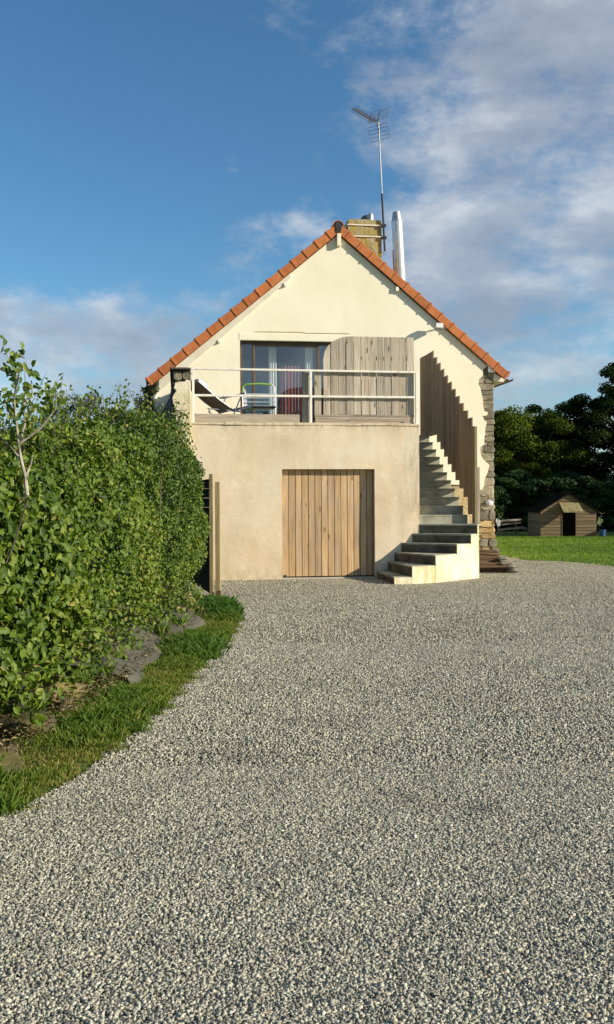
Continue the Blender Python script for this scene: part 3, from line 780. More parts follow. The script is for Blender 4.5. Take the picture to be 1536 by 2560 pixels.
# garage door of vertical boards
mb = MB(); nb = 14; bw = (DU1 - DU0 - .02) / nb; dv = .118
for i in range(nb):
    a = DU0 + .01 + i * bw; mb.box(a + .0055, a + bw - .0055, dv, dv + .03, .045, DZ - .004)
gd = mb.build('garage_door', 'door_wood', house, bevel=.0025)
mb = MB(); mb.box(DU0, DU1, dv + .032, dv + .06, .0, DZ); mb.build('door_backing', 'dark_wood', gd)
mb = MB(); mb.box(DU0 - .02, DU1 + .02, .02, .24, .0, .022); mb.build('door_sill', 'pale_block', house)
mb = MB(); mb.box(DU0 + .03, DU0 + .085, dv - .012, dv, .05, .075); mb.build('door_bolt', 'black_metal', gd)

# ---- patio door in the gable
FV = GV + .13
win = MB()
def frame(dst, u0, u1, z0, z1, v0, v1, t):
    dst.box(u0, u0 + t, v0, v1, z0, z1); dst.box(u1 - t, u1, v0, v1, z0, z1)
    dst.box(u0 + t, u1 - t, v0, v1, z1 - t, z1); dst.box(u0 + t, u1 - t, v0, v1, z0, z0 + t)
mb = MB(); frame(mb, WU0, WU1, WZ0, WZ1, FV, FV + .09, .055); wd_ = mb.build('patio_door', 'brown_frame', house, bevel=.004)
mb = MB(); frame(mb, -.66, .86, WZ0 + .057, WZ1 - .057, FV - .02, FV + .035, .055); mb.build('sliding_sash', 'brown_frame', wd_, bevel=.004)
mb = MB(); mb.box(-.605, .805, FV + .005, FV + .012, WZ0 + .11, WZ1 - .11); mb.build('glass_pane', 'glass', wd_)
mb = MB(); mb.box(WU0 + .055, -.662, FV + .05, FV + .056, WZ0 + .055, WZ1 - .055); mb.build('glass_pane', 'glass', wd_)
mb = MB(); mb.box(.862, WU1 - .055, FV + .05, FV + .056, WZ0 + .055, WZ1 - .055); mb.build('glass_pane', 'glass', wd_)
mb = MB()
for a, b2, c2, d2, e2, f2 in [(WU0 - .3, WU1 + 1.2, GV + 3.4, GV + 3.5, 2.6, 5.2), (WU0 - .3, WU0 - .2, GV + .46, GV + 3.4, 2.6, 5.2), (WU1 + 1.1, WU1 + 1.2, GV + .46, GV + 3.4, 2.6, 5.2), (WU0 - .2, WU1 + 1.1, GV + .46, GV + 3.4, 2.7, 2.8), (WU0 - .2, WU1 + 1.1, GV + .46, GV + 3.4, 5.1, 5.2)]:
    mb.box(a, b2, c2, d2, e2, f2)
mb.build('room', 'interior', house)
def curtain(u0, u1, v0, z0, z1, amp, waves):
    c = MB(); m_ = 60; vs = []
    for z in (z0, z1):
        for i in range(m_ + 1):
            t = i / m_; vs.append((u0 + (u1 - u0) * t, v0 + amp * math.sin(t * waves * 6.28) * (1 if z == z0 else .7), z))
    k = len(vs); vs += [(x, y + .006, z) for x, y, z in vs]
    fs = [(i, i + 1, m_ + 2 + i, m_ + 1 + i) for i in range(m_)] + [(k + i, k + m_ + 1 + i, k + m_ + 2 + i, k + i + 1) for i in range(m_)]
    c.add(vs, fs); return c
for u0, u1, wv in ((-.26, -.08, 3), (.58, .76, 3)):
    tag(curtain(u0, u1, GV + .46, 2.9, 5.0, .025, wv).solo('curtain', 'curtain_white', ('narrow white curtain on the left behind the patio door glass' if u0 < 0 else 'narrow white curtain behind the right stile of the patio door'), 'curtain', ((u0 + u1) / 2, GV + .46, 2.9), True), None, None, 'curtains behind the patio door')
curtain(0.0, .52, GV + .52, 2.9, 4.55, .03, 7).solo('curtain', 'red_curtain', 'sheer grey curtain with red stripes between the two white curtains', 'curtain', (.26, GV + .52, 2.9), True, 'curtains behind the patio door')

# ---- wing wall at the left end of the terrace
wing = thing('wing_wall', 'rough stone wing wall with peeling cream render closing the left end of the terrace', 'wall', (-2.25, .5, 0), True)
r2 = random.Random(9)
mb = MB()
secs = [(0.0, -2.42, -2.10, 3.77), (1.3, -2.42, -2.10, 3.78), (2.6, -2.44, -2.10, 3.79), (3.88, -2.46, -2.10, 3.80)]
zl = [0, .5, 1.0, 1.5, 2.0, 2.4, 2.8, 3.1, 3.35, 3.6, 1e9]
vs = []; rows = len(zl)
for v, a, b2, zt in secs:
    for z in zl:
        z = min(z, zt); bat = .22 * (v / 3.88) * max(0, min(1, (zt - z) / .45))
        vs.append((a - bat + r2.uniform(-.02, .02), v + (r2.uniform(-.015, .0) if v == 0 else 0), z))
L_ = rows
for v, a, b2, zt in secs:
    for z in zl: vs.append((b2, v, min(z, zt)))
fs = []; S = len(secs)
for s_ in range(S - 1):
    for i in range(L_ - 1):
        fs.append((s_ * L_ + i, s_ * L_ + i + 1, (s_ + 1) * L_ + i + 1, (s_ + 1) * L_ + i))
        o_ = S * L_; fs.append((o_ + s_ * L_ + i, o_ + (s_ + 1) * L_ + i, o_ + (s_ + 1) * L_ + i + 1, o_ + s_ * L_ + i + 1))
    fs.append((s_ * L_ + L_ - 1, S * L_ + s_ * L_ + L_ - 1, S * L_ + (s_ + 1) * L_ + L_ - 1, (s_ + 1) * L_ + L_ - 1))
for i in range(L_ - 1): fs.append((i, S * L_ + i, S * L_ + i + 1, i + 1))
mb.add(vs, fs); mb.build('stone_core', 'dark_stone', wing)
# remains of render on its front, with ragged holes
mb = MB()
pl_ = [(-2.40, 0), (-2.105, 0), (-2.105, 3.60), (-2.18, 3.62), (-2.22, 3.58), (-2.30, 3.58), (-2.38, 3.56), (-2.405, 3.46), (-2.36, 3.42), (-2.40, 3.36), (-2.43, 3.30), (-2.42, 3.20), (-2.39, 3.14), (-2.40, 3.08), (-2.30, 3.06), (-2.28, 3.02), (-2.36, 2.99), (-2.38, 2.9), (-2.36, 2.6), (-2.41, 2.3)]
mb.prism_y(pl_, -.05, .0); mb.build('peeling_render', 'stained_render', wing, bevel=.008)
mb = MB(); 
for a, b2, z0, z1 in [(-2.41, -2.26, 3.60, 3.74), (-2.25, -2.12, 3.62, 3.745), (-2.40, -2.29, 2.985, 3.065)]: block(mb, a, b2, z0, z1, 0)
for i, (x, y_, z) in enumerate(mb.v): mb.v[i] = (x, y_ - GV - (.06 if y_ < GV + .1 else .25), z)
mb.build('bare_stones', 'stone', wing)
mb = MB(); mb.box(-2.47, -2.10, -.07, 3.9, 3.80, 3.835); mb.build('wall_cap', 'dark_stone', wing, bevel=.006)

# ---- staircase
NSTEP = 17
zk = {1: .13, 2: .31, 3: .48, 4: .65, 5: .82, 6: .99}
for k in range(7, 18): zk[k] = .99 + (TZ - .99) * (k - 6) / 11
wallu = {1: 1.31, 2: 1.51, 3: 1.63, 4: 1.76, 5: 1.97, 6: 2.118}
outp = {1: (1.30, -1.354), 2: (1.615, -1.337), 3: (2.066, -1.189), 4: (2.576, -.786), 5: (2.899, -.589), 6: (3.075, -.445)}
stair = thing('staircase', 'grey concrete outdoor staircase winding up beside the garage to the terrace', 'staircase', (2.5, 0, 0), True)
SR = 3.06; V7 = .07; GO = .262
def vk(k): return V7 + (k - 7) * GO
tre = .035
for k in range(1, 6):
    a = (wallu[k], -.005); b2 = outp[k]; c2 = outp[k + 1]; d2 = (wallu[k + 1], -.005)
    mb = MB(); z0 = -.05 if k == 1 else -.05
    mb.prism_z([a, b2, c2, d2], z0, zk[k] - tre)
    mb.build('step', 'shaded_concrete', stair, bevel=.006)
    # tread slab
    mb = MB(); nx, ny = (b2[1] - a[1]), -(b2[0] - a[0]); l_ = math.hypot(nx, ny); nx, ny = nx / l_ * .004, ny / l_ * .004
    mb.prism_z([(a[0] + nx, a[1] + ny if k < 3 else a[1]), (b2[0] + nx, b2[1] + ny - .004), (c2[0] + .001, c2[1] - .004), d2], zk[k] - tre + .001, zk[k])
    mb.build('tread', 'concrete', stair, bevel=.004)
mb = MB(); mb.prism_z([(wallu[6], -.005), outp[6], (SR + .03, V7 + .02), (wallu[6], V7 + .02)], -.05, zk[6] - tre); mb.build('step', 'shaded_concrete', stair, bevel=.006)
mb = MB(); mb.prism_z([(wallu[6] + .002, -.008), (outp[6][0] + .004, outp[6][1] - .006), (3.27, -.10), (3.27, V7 + .02), (wallu[6] + .002, V7 + .02)], zk[6] - tre + .001, zk[6]); mb.build('tread', 'concrete', stair, bevel=.004)
for k in range(7, 18):
    ve = vk(k + 1) + .02 if k < 17 else GV - .01
    mb = MB(); mb.box(wallu[6] + .001, SR, vk(k), ve, zk[k] - .36 if k > 9 else 0, zk[k] - tre); mb.build('step', 'concrete', stair, bevel=.005)
    mb = MB(); mb.box(wallu[6] + .001, SR + .004, vk(k) - .004, ve, zk[k] - tre + .001, zk[k]); mb.build('tread', 'concrete', stair, bevel=.004)
# outer rendered wall following the winders, lit by the sun
mb = MB()
def offs(p, o=.018): return (p[0] + .004, p[1] - o)
for k in range(1, 6):
    p, q = outp[k], outp[k + 1]
    dx, dy = q[0] - p[0], q[1] - p[1]; l_ = math.hypot(dx, dy); nx, ny = dy / l_ * .022, -dx / l_ * .022
    mb.prism_z([(p[0], p[1] - .0015), (p[0] + nx, p[1] + ny), (q[0] + nx, q[1] + ny), (q[0], q[1] - .0015)], -.05, zk[k] - .012)
p = outp[6]
mb.prism_z([(p[0] - .0, p[1] - .022), (p[0] + .03, p[1] - .015), (3.115, -.10), (3.115, .12), (SR + .002, .12), (SR + .002, -.3)], -.05, zk[6] - tre - .002)
mb.build('outer_wall', 'stained_render', stair)

# ---- plank fence stepping up along the outside of the stairs
pf = thing('stair_fence', 'brown plank fence stepping up along the right side of the outdoor staircase', 'fence', (3.16, 0, .99), True)
FU = 3.15; FH = 1.83
for k in range(6, 18):
    v0 = (V7 - .12) if k == 6 else vk(k); v1 = vk(k + 1) if k < 17 else GV - .12
    if k == 6: v1 = V7
    mb = MB(); m_ = max(1, round((v1 - v0) / .13)); w2 = (v1 - v0) / m_
    for i in range(m_):
        mb.box(FU, FU + .024, v0 + i * w2 + .0015, v0 + (i + 1) * w2 - .0015, (zk[min(k + 1, 17)] - .004 if k > 7 else zk[k] + .004), zk[k] + FH + random.uniform(-.006, .006))
    mb.build('plank_panel', 'brown_wood', pf)
mb = MB()
for a, b2, dz in ((7, 17, .45), (7, 17, 1.45)):
    mb.bar((FU + .045, vk(a), zk[a] + dz), (FU + .045, vk(b2), zk[b2] + dz), .035, .07, (0, 0, 1))
mb.build('rail', 'brown_wood', pf)
mb = MB(); mb.box(FU - .004, FU + .05, V7 - .175, V7 - .122, zk[6], zk[6] + FH - .01); mb.build('post', 'greenish_wood', pf, bevel=.004)
mb = MB(); mb.box(FU + .052, FU + .105, V7 - .16, V7 - .10, zk[6] + .001, zk[6] + 1.06); mb.build('post', 'grey_wood', pf, bevel=.004)

# ---- terrace railing
rl = thing('railing', 'white painted steel railing with rust marks along the terrace edge', 'railing', (0, .06, TZ), True)
RV = .06
for u_, w2 in ((-2.058, .045), (.085, .045), (2.088, .05)):
    mb = MB(); mb.box(u_ - w2 / 2, u_ + w2 / 2, RV - .02, RV + .02, TZ - (.0), 3.845 if u_ < 2 else 3.815); mb.build('post', 'rust_white', rl, bevel=.003)
mb = MB(); mb.bar((-2.09, RV, 3.832), (2.115, RV, 3.822), .045, .037); mb.build('top_rail', 'rust_white', rl, bevel=.004)
for a, b2 in ((-2.035, .0625), (.1075, 2.063)):
    mb = MB(); mb.bar((a, RV, 3.352), (b2, RV, 3.356), .03, .04); mb.build('middle_rail', 'rust_white', rl, bevel=.003)
mb = MB(); mb.bar((-2.10, RV, 3.812), (-2.44, RV + .02, 3.795), .03, .03); mb.build('wall_tie', 'dark_metal', rl)
mb = MB(); mb.tube([(-2.09, RV - .03, 3.75), (-2.12, RV - .03, 3.70), (-2.10, RV - .03, 3.60)], .008, 6); mb.build('hook', 'black_metal', rl)

# boards and screen behind the railing
mb = MB(); mb.box(-2.03, -.10, .12, .155, TZ + .022, TZ + .185); o = mb.solo('edge_board', 'grey_wood_flat', 'long brown board lying on edge at the foot of the railing below the recliner', 'board', (-1.05, .14, TZ + .022), True, bevel=.004)
mb = MB(); z_ = TZ + .02
for i in range(4): mb.box(.17 + random.uniform(-.01, .01), 2.05 - random.uniform(0, .02), .084 + .004 * (i % 2), .1035, z_, z_ + .038); z_ += .041
mb.solo('slatted_board', 'grey_wood_flat', 'grey stack of narrow slats at the foot of the arched wooden screen', 'board', (1.1, .13, TZ + .02), True, bevel=.003)
for a, b2, lb in ((-.065, .075, 'left of the two narrow upright boards beside the middle railing post'), (.165, .29, 'right upright board between the middle railing post and the arched screen')):
    mb = MB(); mb.box(a, b2, .105, .125, TZ + .02, 3.80); mb.solo('upright_board', 'grey_wood', lb, 'board', ((a + b2) / 2, .115, TZ + .02), True, 'upright boards by the middle post', bevel=.003)
scn = thing('wooden_screen', 'pale weathered wooden fence panel with an arched left corner behind the railing', 'screen', (1.2, .13, TZ), True)
S0, S1 = .335, 2.055; ns = 12; bw = (S1 - S0) / ns
def top_at(u):
    t = min(1, (u - S0) / .52); return 4.06 + .42 * math.sqrt(max(0, 1 - (1 - t) ** 2))
for i in range(ns):
    a = S0 + i * bw; b2 = a + bw - .009; vv = .105 if i % 2 else .113
    zb = TZ + .02 + (.17 if i in (2, 4, 5, 6) else .15)
    mb = MB(); m_ = 5
    pts = [(a, zb), (b2, zb)] + [(b2 - (b2 - a) * j / m_, top_at(b2 - (b2 - a) * j / m_)) for j in range(m_ + 1)]
    if i == 7:
        for j in range(4):
            w3 = (b2 - a) / 4; mb.box(a + j * w3 + .002, a + (j + 1) * w3 - .004, vv, vv + .02, zb, top_at(a))
    else: mb.prism_y(pts, vv, vv + .02)
    mb.build('plank', 'grey_wood', scn)
for z_ in (3.05, 3.62, 4.05):
    mb = MB(); mb.box(S0 + .03, S1, .136, .166, z_, z_ + .07); mb.build('cross_rail', 'grey_wood_flat', scn)

# ---- recliner and folding chair on the terrace
FL = TZ - .02
rc = thing('recliner', 'dark fabric reclining garden chair tilted back behind the left of the railing', 'chair', (-1.6, 1.0, FL), True, rz=.50)
def side_line(pts, v, r, dst): dst.tube([(u_, v, FL + z_) for u_, z_ in pts], r, 8)
U0 = -2.12
backp = [(U0, .82), (U0 + .10, .76), (U0 + .38, .56), (U0 + .70, .36), (U0 + .80, .35)]
mb = MB()
vs = []; nrm = []
for u_, z_ in backp: vs += [(u_, .78, FL + z_), (u_, 1.28, FL + z_)]
m_ = len(backp)
vs2 = [(x + .012, y_, z + .016) for x, y_, z in vs]
fs = [(2 * i, 2 * i + 2, 2 * i + 3, 2 * i + 1) for i in range(m_ - 1)]
mb.add(vs + vs2, fs + [tuple(j + 2 * m_ for j in f)[::-1] for f in fs] + [(2 * i, 2 * m_ + 2 * i, 2 * m_ + 2 * i + 2, 2 * i + 2) for i in range(m_ - 1)] + [(2 * i + 1, 2 * i + 3, 2 * m_ + 2 * i + 3, 2 * m_ + 2 * i + 1) for i in range(m_ - 1)])
mb.build('backrest', 'dark_fabric', rc)
mb = MB(); mb.hexa([(U0 + .80, .78, FL + .35), (U0 + 1.20, .78, FL + .45), (U0 + 1.20, 1.28, FL + .45), (U0 + .80, 1.28, FL + .35), (U0 + .80, .78, FL + .37), (U0 + 1.20, .78, FL + .47), (U0 + 1.20, 1.28, FL + .47), (U0 + .80, 1.28, FL + .37)]); mb.build('seat', 'dark_fabric', rc)
mb = MB(); mb.hexa([(U0 + .02, .82, FL + .85), (U0 + .22, .82, FL + .74), (U0 + .22, 1.24, FL + .74), (U0 + .02, 1.24, FL + .85), (U0 + .03, .82, FL + .92), (U0 + .25, .82, FL + .80), (U0 + .25, 1.24, FL + .80), (U0 + .03, 1.24, FL + .92)]); mb.build('head_cushion', 'white_fabric', rc, bevel=.02)
mb = MB()
for v in (.76, 1.30): side_line([(U0 - .01, .84), (U0 + .10, .77), (U0 + .42, .54), (U0 + .78, .335), (U0 + 1.22, .46)], v, .012, mb)
mb.build('frame', 'galvanised', rc)
for v in (.74, 1.32):
    for pts in ([(U0 + .20, .36), (U0 + .32, .0)], [(U0 + .95, .70), (U0 + .62, .0)]):
        mb = MB(); side_line(pts, v, .013, mb); mb.build('leg', 'galvanised', rc)
    mb = MB(); mb.bar((U0 + .50, v, FL + .56), (U0 + .98, v, FL + .68), .05, .03); mb.build('armrest', 'black_metal', rc, bevel=.008)
mb = MB(); side_line([(U0 + .18, .35), (U0 + .9, .33)], .75, .012, mb); mb.bar((U0 + .2, .75, FL + .30), (U0 + .62, .75, FL + .02), .02, .03); mb.build('brace', 'dark_metal', rc)

fc = thing('folding_chair', 'folding metal chair with a lime green top rail in front of the patio door', 'chair', (-.75, 1.5, FL), True)
C0, C1, cv = -1.06, -.42, 1.55
mb = MB(); mb.tube([(C0, cv, FL + .78), (C0 + .015, cv, FL + .89), (C0 + .06, cv - .01, FL + .925), ((C0 + C1) / 2, cv - .02, FL + .94), (C1 - .06, cv - .01, FL + .925)], .017, 8); mb.build('top_rail', 'lime_plastic', fc)
for u_ in (C0, C1):
    mb = MB(); mb.tube([(u_ + (.06 if u_ == C1 else 0) * -1, cv - .01, FL + .925 if u_ == C1 else FL + .78), (u_, cv, FL + .87 if u_ == C1 else FL + .70), (u_, cv - .03, FL + .40), (u_, cv - .18, FL)], .012, 8); mb.build('leg', 'galvanised', fc)
    mb = MB(); mb.tube([(u_ + .03, cv - .25, FL + .45), (u_ + .03, cv + .12, FL)], .011, 8); mb.build('leg', 'dark_metal', fc)
mb = MB()
for z_ in (.50, .58, .66, .74): mb.tube([(C0 + .01, cv, FL + z_), (C1 - .01, cv, FL + z_)], .006, 6)
mb.build('backrest', 'white_fabric', fc)
mb = MB(); mb.box(C0 + .03, C1 - .02, cv - .42, cv - .02, FL + .425, FL + .46); mb.build('seat', 'black_metal', fc, bevel=.012)
mb = MB(); mb.hexa([(C0 + .02, cv + .03, FL + .50), (C0 + .10, cv + .03, FL + .48), (C0 + .10, cv + .05, FL + .48), (C0 + .02, cv + .05, FL + .50), (C0 + .03, cv + .01, FL + .86), (C0 + .07, cv + .01, FL + .80), (C0 + .07, cv + .03, FL + .80), (C0 + .03, cv + .03, FL + .86)]); mb.solo('cloth', 'white_fabric', 'small white cloth hanging from the folding chair', 'cloth', (C0 + .06, cv + .02, FL + .5), True)

# ---- floodlight under the verge, aerial on the chimney
fl_ = thing('floodlight', 'small silver floodlight fixed under the right verge of the gable', 'floodlight', (3.62, GV, 5.40), True)
mb = MB(); mb.hexa([(3.47, GV - .30, 5.345), (3.66, GV - .30, 5.335), (3.68, GV - .14, 5.37), (3.48, GV - .14, 5.38), (3.49, GV - .26, 5.47), (3.66, GV - .26, 5.465), (3.67, GV - .16, 5.475), (3.50, GV - .16, 5.48)]); mb.build('lamp_body', 'galvanised', fl_, bevel=.01)
mb = MB(); mb.hexa([(3.485, GV - .312, 5.352), (3.645, GV - .312, 5.345), (3.645, GV - .302, 5.345), (3.485, GV - .302, 5.352), (3.50, GV - .275, 5.458), (3.645, GV - .275, 5.452), (3.645, GV - .264, 5.452), (3.50, GV - .264, 5.458)]); mb.build('lamp_glass', 'pvc', fl_)
mb = MB(); mb.tube([(3.60, GV - .15, 5.42), (3.70, GV - .07, 5.42), (3.70, GV, 5.42)], .018, 8); mb.box(3.66, 3.78, GV - .05, GV - .001, 5.36, 5.46); mb.build('bracket', 'galvanised', fl_, bevel=.005)

an = thing('tv_aerial', 'tall grey television aerial on a leaning mast strapped to the chimney', 'aerial', (2.61, 4.95, 7.4), True)
m0 = Vector((2.615, 4.96, 7.42)); m1 = Vector((2.475, 4.96, 10.47))
md = (m1 - m0)
mb = MB(); mb.tube([m0 + md * .42, m1 + md * .01], .019, 10); mb.build('mast', 'galvanised', an)
mb = MB(); mb.tube([m0, m0 + md * .45], .025, 10); mb.build('lower_mast', 'black_metal', an)
for z_ in (8.03, 7.74):
    mb = MB(); t_ = (z_ - 7.42) / md.z; p = m0 + md * t_
    mb.box(p.x - .05, p.x + .055, p.y - .035, p.y + .05, z_ - .03, z_ + .03); mb.box(2.575, p.x, p.y + .0, p.y + .06, z_ - .015, z_ + .015); mb.build('clamp', 'black_metal', an)
mb = MB(); q = [(2.605 + .03 * math.cos(a_), 4.96, 7.37 + .05 * math.sin(a_)) for a_ in np.linspace(-1.4, 4.6, 10)]; mb.tube(q, .005, 5); mb.build('cable_loop', 'black_metal', an)
# boom direction in world (-.64,-.88) turned into the house frame
bd = Vector((-.64 * U.x + -.88 * U.y, -.64 * V.x + -.88 * V.y, 0)).normalized()
pp = Vector((-bd.y, bd.x, 0))                              # sideways
root = m1.copy()
mb = MB(); mb.bar(root - bd * .12, root + bd * 1.08, .022, .022); mb.build('boom', 'dark_metal', an)
mb = MB()
for i in range(14):
    c_ = root + bd * (.16 + i * .068); hl = .13 - .002 * i
    for sg in (-1, 1):
        for up in (-.045, .045): mb.tube([c_, c_ + pp * sg * hl + Vector((0, 0, up))], .0045, 4)
mb.build('directors', 'dark_metal', an)
mb = MB(); mb.tube([root + Vector((0, 0, -.02)) + bd * .02, root + Vector((0, 0, .36)) - bd * .06], .008, 6)
for sg in (1, -1):
    lines = []
    for j in range(5):
        h_ = (.06 + j * .075) * sg; bk = -bd * (-.10 + .065 * j) * .6
        c_ = root + Vector((0, 0, h_)) + bk
        mb.tube([c_ - pp * .27, c_ + pp * .27], .0045, 4); lines.append(c_)
    for s2 in (-.27, -.02, .02, .27): mb.tube([lines[0] + pp * s2, lines[-1] + pp * s2], .0045, 4)
mb.build('reflector', 'dark_metal', an)

# ---- things at the foot of the house
mb = MB(); mb.box(3.12, 3.40, .55, .90, 0, .50); mb.solo('concrete_block', 'pale_block', 'pale grey concrete block standing beside the foot of the stairs', 'block', (3.26, .7, 0), True, bevel=.01)
r3 = random.Random(21); z_ = .02; gi = 0
lay = [(3.42, 4.12, .10), (3.40, 4.08, .10), (3.42, 4.05, .0), (3.44, 4.12, .05), (3.40, 3.98, .1), (3.42, 3.92, .15), (3.40, 3.90, .1), (3.42, 3.88, .12), (3.43, 3.86, .1)]
for i, (a, b2, of) in enumerate(lay):
    th_ = r3.uniform(.035, .055); c_ = MB(); tilt = -.06 * (i > 3) ; w2 = r3.uniform(.22, .30); v0 = .55 + of + r3.uniform(-.03, .03)
    c_.hexa([(a, v0, z_), (b2, v0 - .02, z_ + tilt * .6), (b2, v0 + w2, z_ + tilt * .6), (a, v0 + w2, z_), (a, v0 + .005, z_ + th_), (b2, v0 - .015, z_ + th_ + tilt * .6), (b2, v0 + w2, z_ + th_ + tilt * .6), (a, v0 + w2, z_ + th_)])
    lb = {8: 'topmost dark brown board of the pile beside the concrete block', 0: 'lowest board of the pile beside the concrete block, lying on the gravel'}.get(i, 'weathered brown board in the middle of the pile beside the concrete block')
    c_.solo('old_board', 'old_board', lb, 'board', ((a + b2) / 2, v0 + w2 / 2, z_), True, 'old boards piled beside the stairs', bevel=.006); z_ += th_ + .006
for i, (u_, v_2, z2, s2) in enumerate([(3.98, .62, .20, (.16, .12, .045)), (4.10, .60, .13, (.15, .12, .045)), (4.13, .58, .05, (.14, .12, .05)), (3.95, .60, .285, (.12, .1, .04))]):
    mb = MB(); mb.rock((u_, v_2, z2), s2, 40 + i); mb.solo('flat_stone', 'boulder', ['flat mossy stone leaning on the middle of the board pile', 'flat stone second from the ground at the right end of the board pile', 'flat stone lying on the gravel at the right end of the board pile', 'smallest flat stone, on top of the others beside the board pile'][i], 'stone', (u_, v_2, z2 - s2[2]), True, 'flat stones at the end of the board pile')
# frayed string hanging from the corner
mb = MB(); r4 = random.Random(4)
for i in range(14):
    p = Vector((L1 + .03, GV - .01, .98)); q = [p]
    for j in range(4): p = p + Vector((r4.uniform(-.02, .04), r4.uniform(-.03, .02), r4.uniform(-.07, .03))); q.append(p)
    mb.tube(q, .005, 4)
mb.solo('string_tuft', 'white_fabric', 'tuft of frayed white string on the stone corner of the house', 'string', (L1 + .03, GV, .9), True)
mb = MB(); mb.rock((4.82, GV - .03, 1.37), (.10, .05, .07), 77); mb.build('white_patch', 'white_fabric', house)
mb = MB(); mb.rock((2.22, vk(15) + .12, zk[15] + .09), (.11, .09, .09), 15); mb.solo('plastic_bag', 'white_fabric', 'crumpled white bag standing on an upper step against the garage wall', 'bag', (2.22, vk(15) + .1, zk[15]), True)

# ------------------------------------------------------------------ gate and posts at the left
gt = thing('wooden_gate', 'dark wooden gate standing open beside the end of the hedge', 'gate', (-1.42, 13.3, 0))
g0 = Vector((-1.375, 13.3, 0)); g1 = Vector((-2.25, 16.6, 0)); gd_ = (g1 - g0).normalized()
def gbar(dst, a, b2, z0, z1, w2, off=0):
    nrm_ = Vector((-gd_.y, gd_.x, 0)) * off
    dst.bar(g0 + gd_ * a + nrm_ + Vector((0, 0, (z0 + z1) / 2)), g0 + gd_ * b2 + nrm_ + Vector((0, 0, (z0 + z1) / 2)), w2, z1 - z0)
mb = MB(); z_ = .10
while z_ < 1.74: gbar(mb, .06, 3.3, z_, z_ + .135, .02); z_ += .139
mb.build('boards', 'dark_wood', gt)
mb = MB(); mb.box(-1.405, -1.35, 13.24, 13.31, 0.0, 1.83); mb.build('end_stile', 'greenish_wood', gt, bevel=.005)
mb = MB(); mb.box(-1.325, -1.255, 13.30, 13.37, .09, 1.72); mb.build('cover_strip', 'greenish_wood', gt, bevel=.005)
mb = MB(); mb.box(-1.30, -1.24, 13.22, 13.28, 0.0, .16); mb.solo('wooden_peg', 'old_board', 'short orange brown peg standing at the foot of the gate', 'peg', (-1.27, 13.25, 0), bevel=.005)

# ------------------------------------------------------------------ hedge
def join(L):
    V_ = []; F_ = []; o = 0
    for v, f in L: V_.append(v); F_.append(f + o); o += len(v)
    return np.concatenate(V_), np.concatenate(F_)
rg = np.random.default_rng(20)
H0, H1 = 3.0, 13.1
def hfront(y): return np.interp(y, [3.5, 5.4, 6.6, 8, 10, 12, 13.1], [-1.95, -1.86, -1.84, -1.84, -1.72, -1.48, -1.48])
def htop(y): return np.interp(y, [3.5, 5, 6.5, 7.6, 8.8, 10.6, 12.0, 12.7, 13.2], [1.62, 1.66, 1.78, 1.97, 2.20, 2.42, 2.48, 2.38, 2.10])
HW = 1.5
def hedge_pts(m):
    y = rg.uniform(H0, H1, m); kind = rg.random(m)
    top = htop(y); fx = hfront(y)
    zb = .14 + .05 * np.sin(y * 3.1)
    s = rg.exponential(.16, m).clip(0, .6)
    z = zb + (top - zb) * rg.random(m) ** .95
    # rounded section: bulge in the middle, in at the top and foot
    t = (z - zb) / (top - zb)
    ins = .30 * np.clip((t - .80) / .20, 0, 1) ** 2 + .25 * np.clip((.22 - t) / .22, 0, 1) ** 1.5 - .06 * np.sin(np.pi * t)
    P = np.stack([fx - ins, y, z], 1); N = np.stack([np.ones(m), -.35 * np.ones(m), .35 + .8 * np.clip(t - .7, 0, 1)], 1)
    tp = kind > .74                                        # top surface
    xx = fx - .25 - rg.random(m) * HW
    P[tp] = np.stack([xx, y, top - .02], 1)[tp]; N[tp] = (.3, -.2, 1)
    en = (kind < .10)                                       # far end, turned to the gate
    P[en] = np.stack([fx - rg.random(m) * 1.2, np.full(m, H1 + .1), z], 1)[en]; N[en] = (.5, .6, .3)
    Nn = N / np.linalg.norm(N, axis=1, keepdims=True)
    b = lump(P * np.array([1, 1, 1.2]), 1.6, 31) * .20 + lump(P, 4.2, 32) * .11 + lump(P, 9.0, 36) * .05
    P = P + Nn * (b - s)[:, None]
    N = Nn + rg.normal(0, .62, (m, 3))
    hole = lump(P, 3.4, 33)
    k = (hole > -.40) | (s > .26)
    return P[k], N[k], s[k]
P, N, s = hedge_pts(125000)
L = rg.uniform(.034, .056, len(P)) * np.interp(P[:, 1], [5, 7, 11], [1.40, 1.2, .88])
v1_, f1_ = leaves(P, N, L, 21, .68, .16, .55)
r1 = np.clip(.48 + .22 * lump(P, 1.3, 35) + rg.normal(0, .20, len(P)), 0, .985)
hd = thing('hedge', 'tall leafy green hedge along the left side of the gravel drive', 'hedge', (-2.4, 8, 0))
BASE[hd] = Vector((0, 0, 0)); hd.location = (0, 0, 0)
# sprouting shoots along the top, each with its own leaves
SP = []; SN = []; stem = MB()
for i in range(190):
    y = rg.uniform(4.6, 12.9); x = hfront(y) - rg.uniform(.1, 1.2); z = htop(y) - .15
    hgt = (.10 + .42 * rg.random() ** 2) * (.7 if y < 6.8 else 1.1 if y < 8.4 else .85); lean = np.array([rg.normal(0, .12), rg.normal(0, .12)])
    pts = []
    for j in range(5):
        t = j / 4; pts.append((x + lean[0] * t * hgt * 2, y + lean[1] * t * hgt * 2, z + t * hgt + .15 * (t > 0)))
    stem.tube(pts, [.004, .0035, .003, .0025, .0015], 4)
    for j in range(int(12 + hgt * 26)):
        t = rg.random(); a = np.array(pts[0]) * (1 - t) + np.array(pts[-1]) * t
        SP.append(a + rg.normal(0, .028, 3)); SN.append(rg.normal(0, 1, 3) + np.array([.4, -.3, .3]))
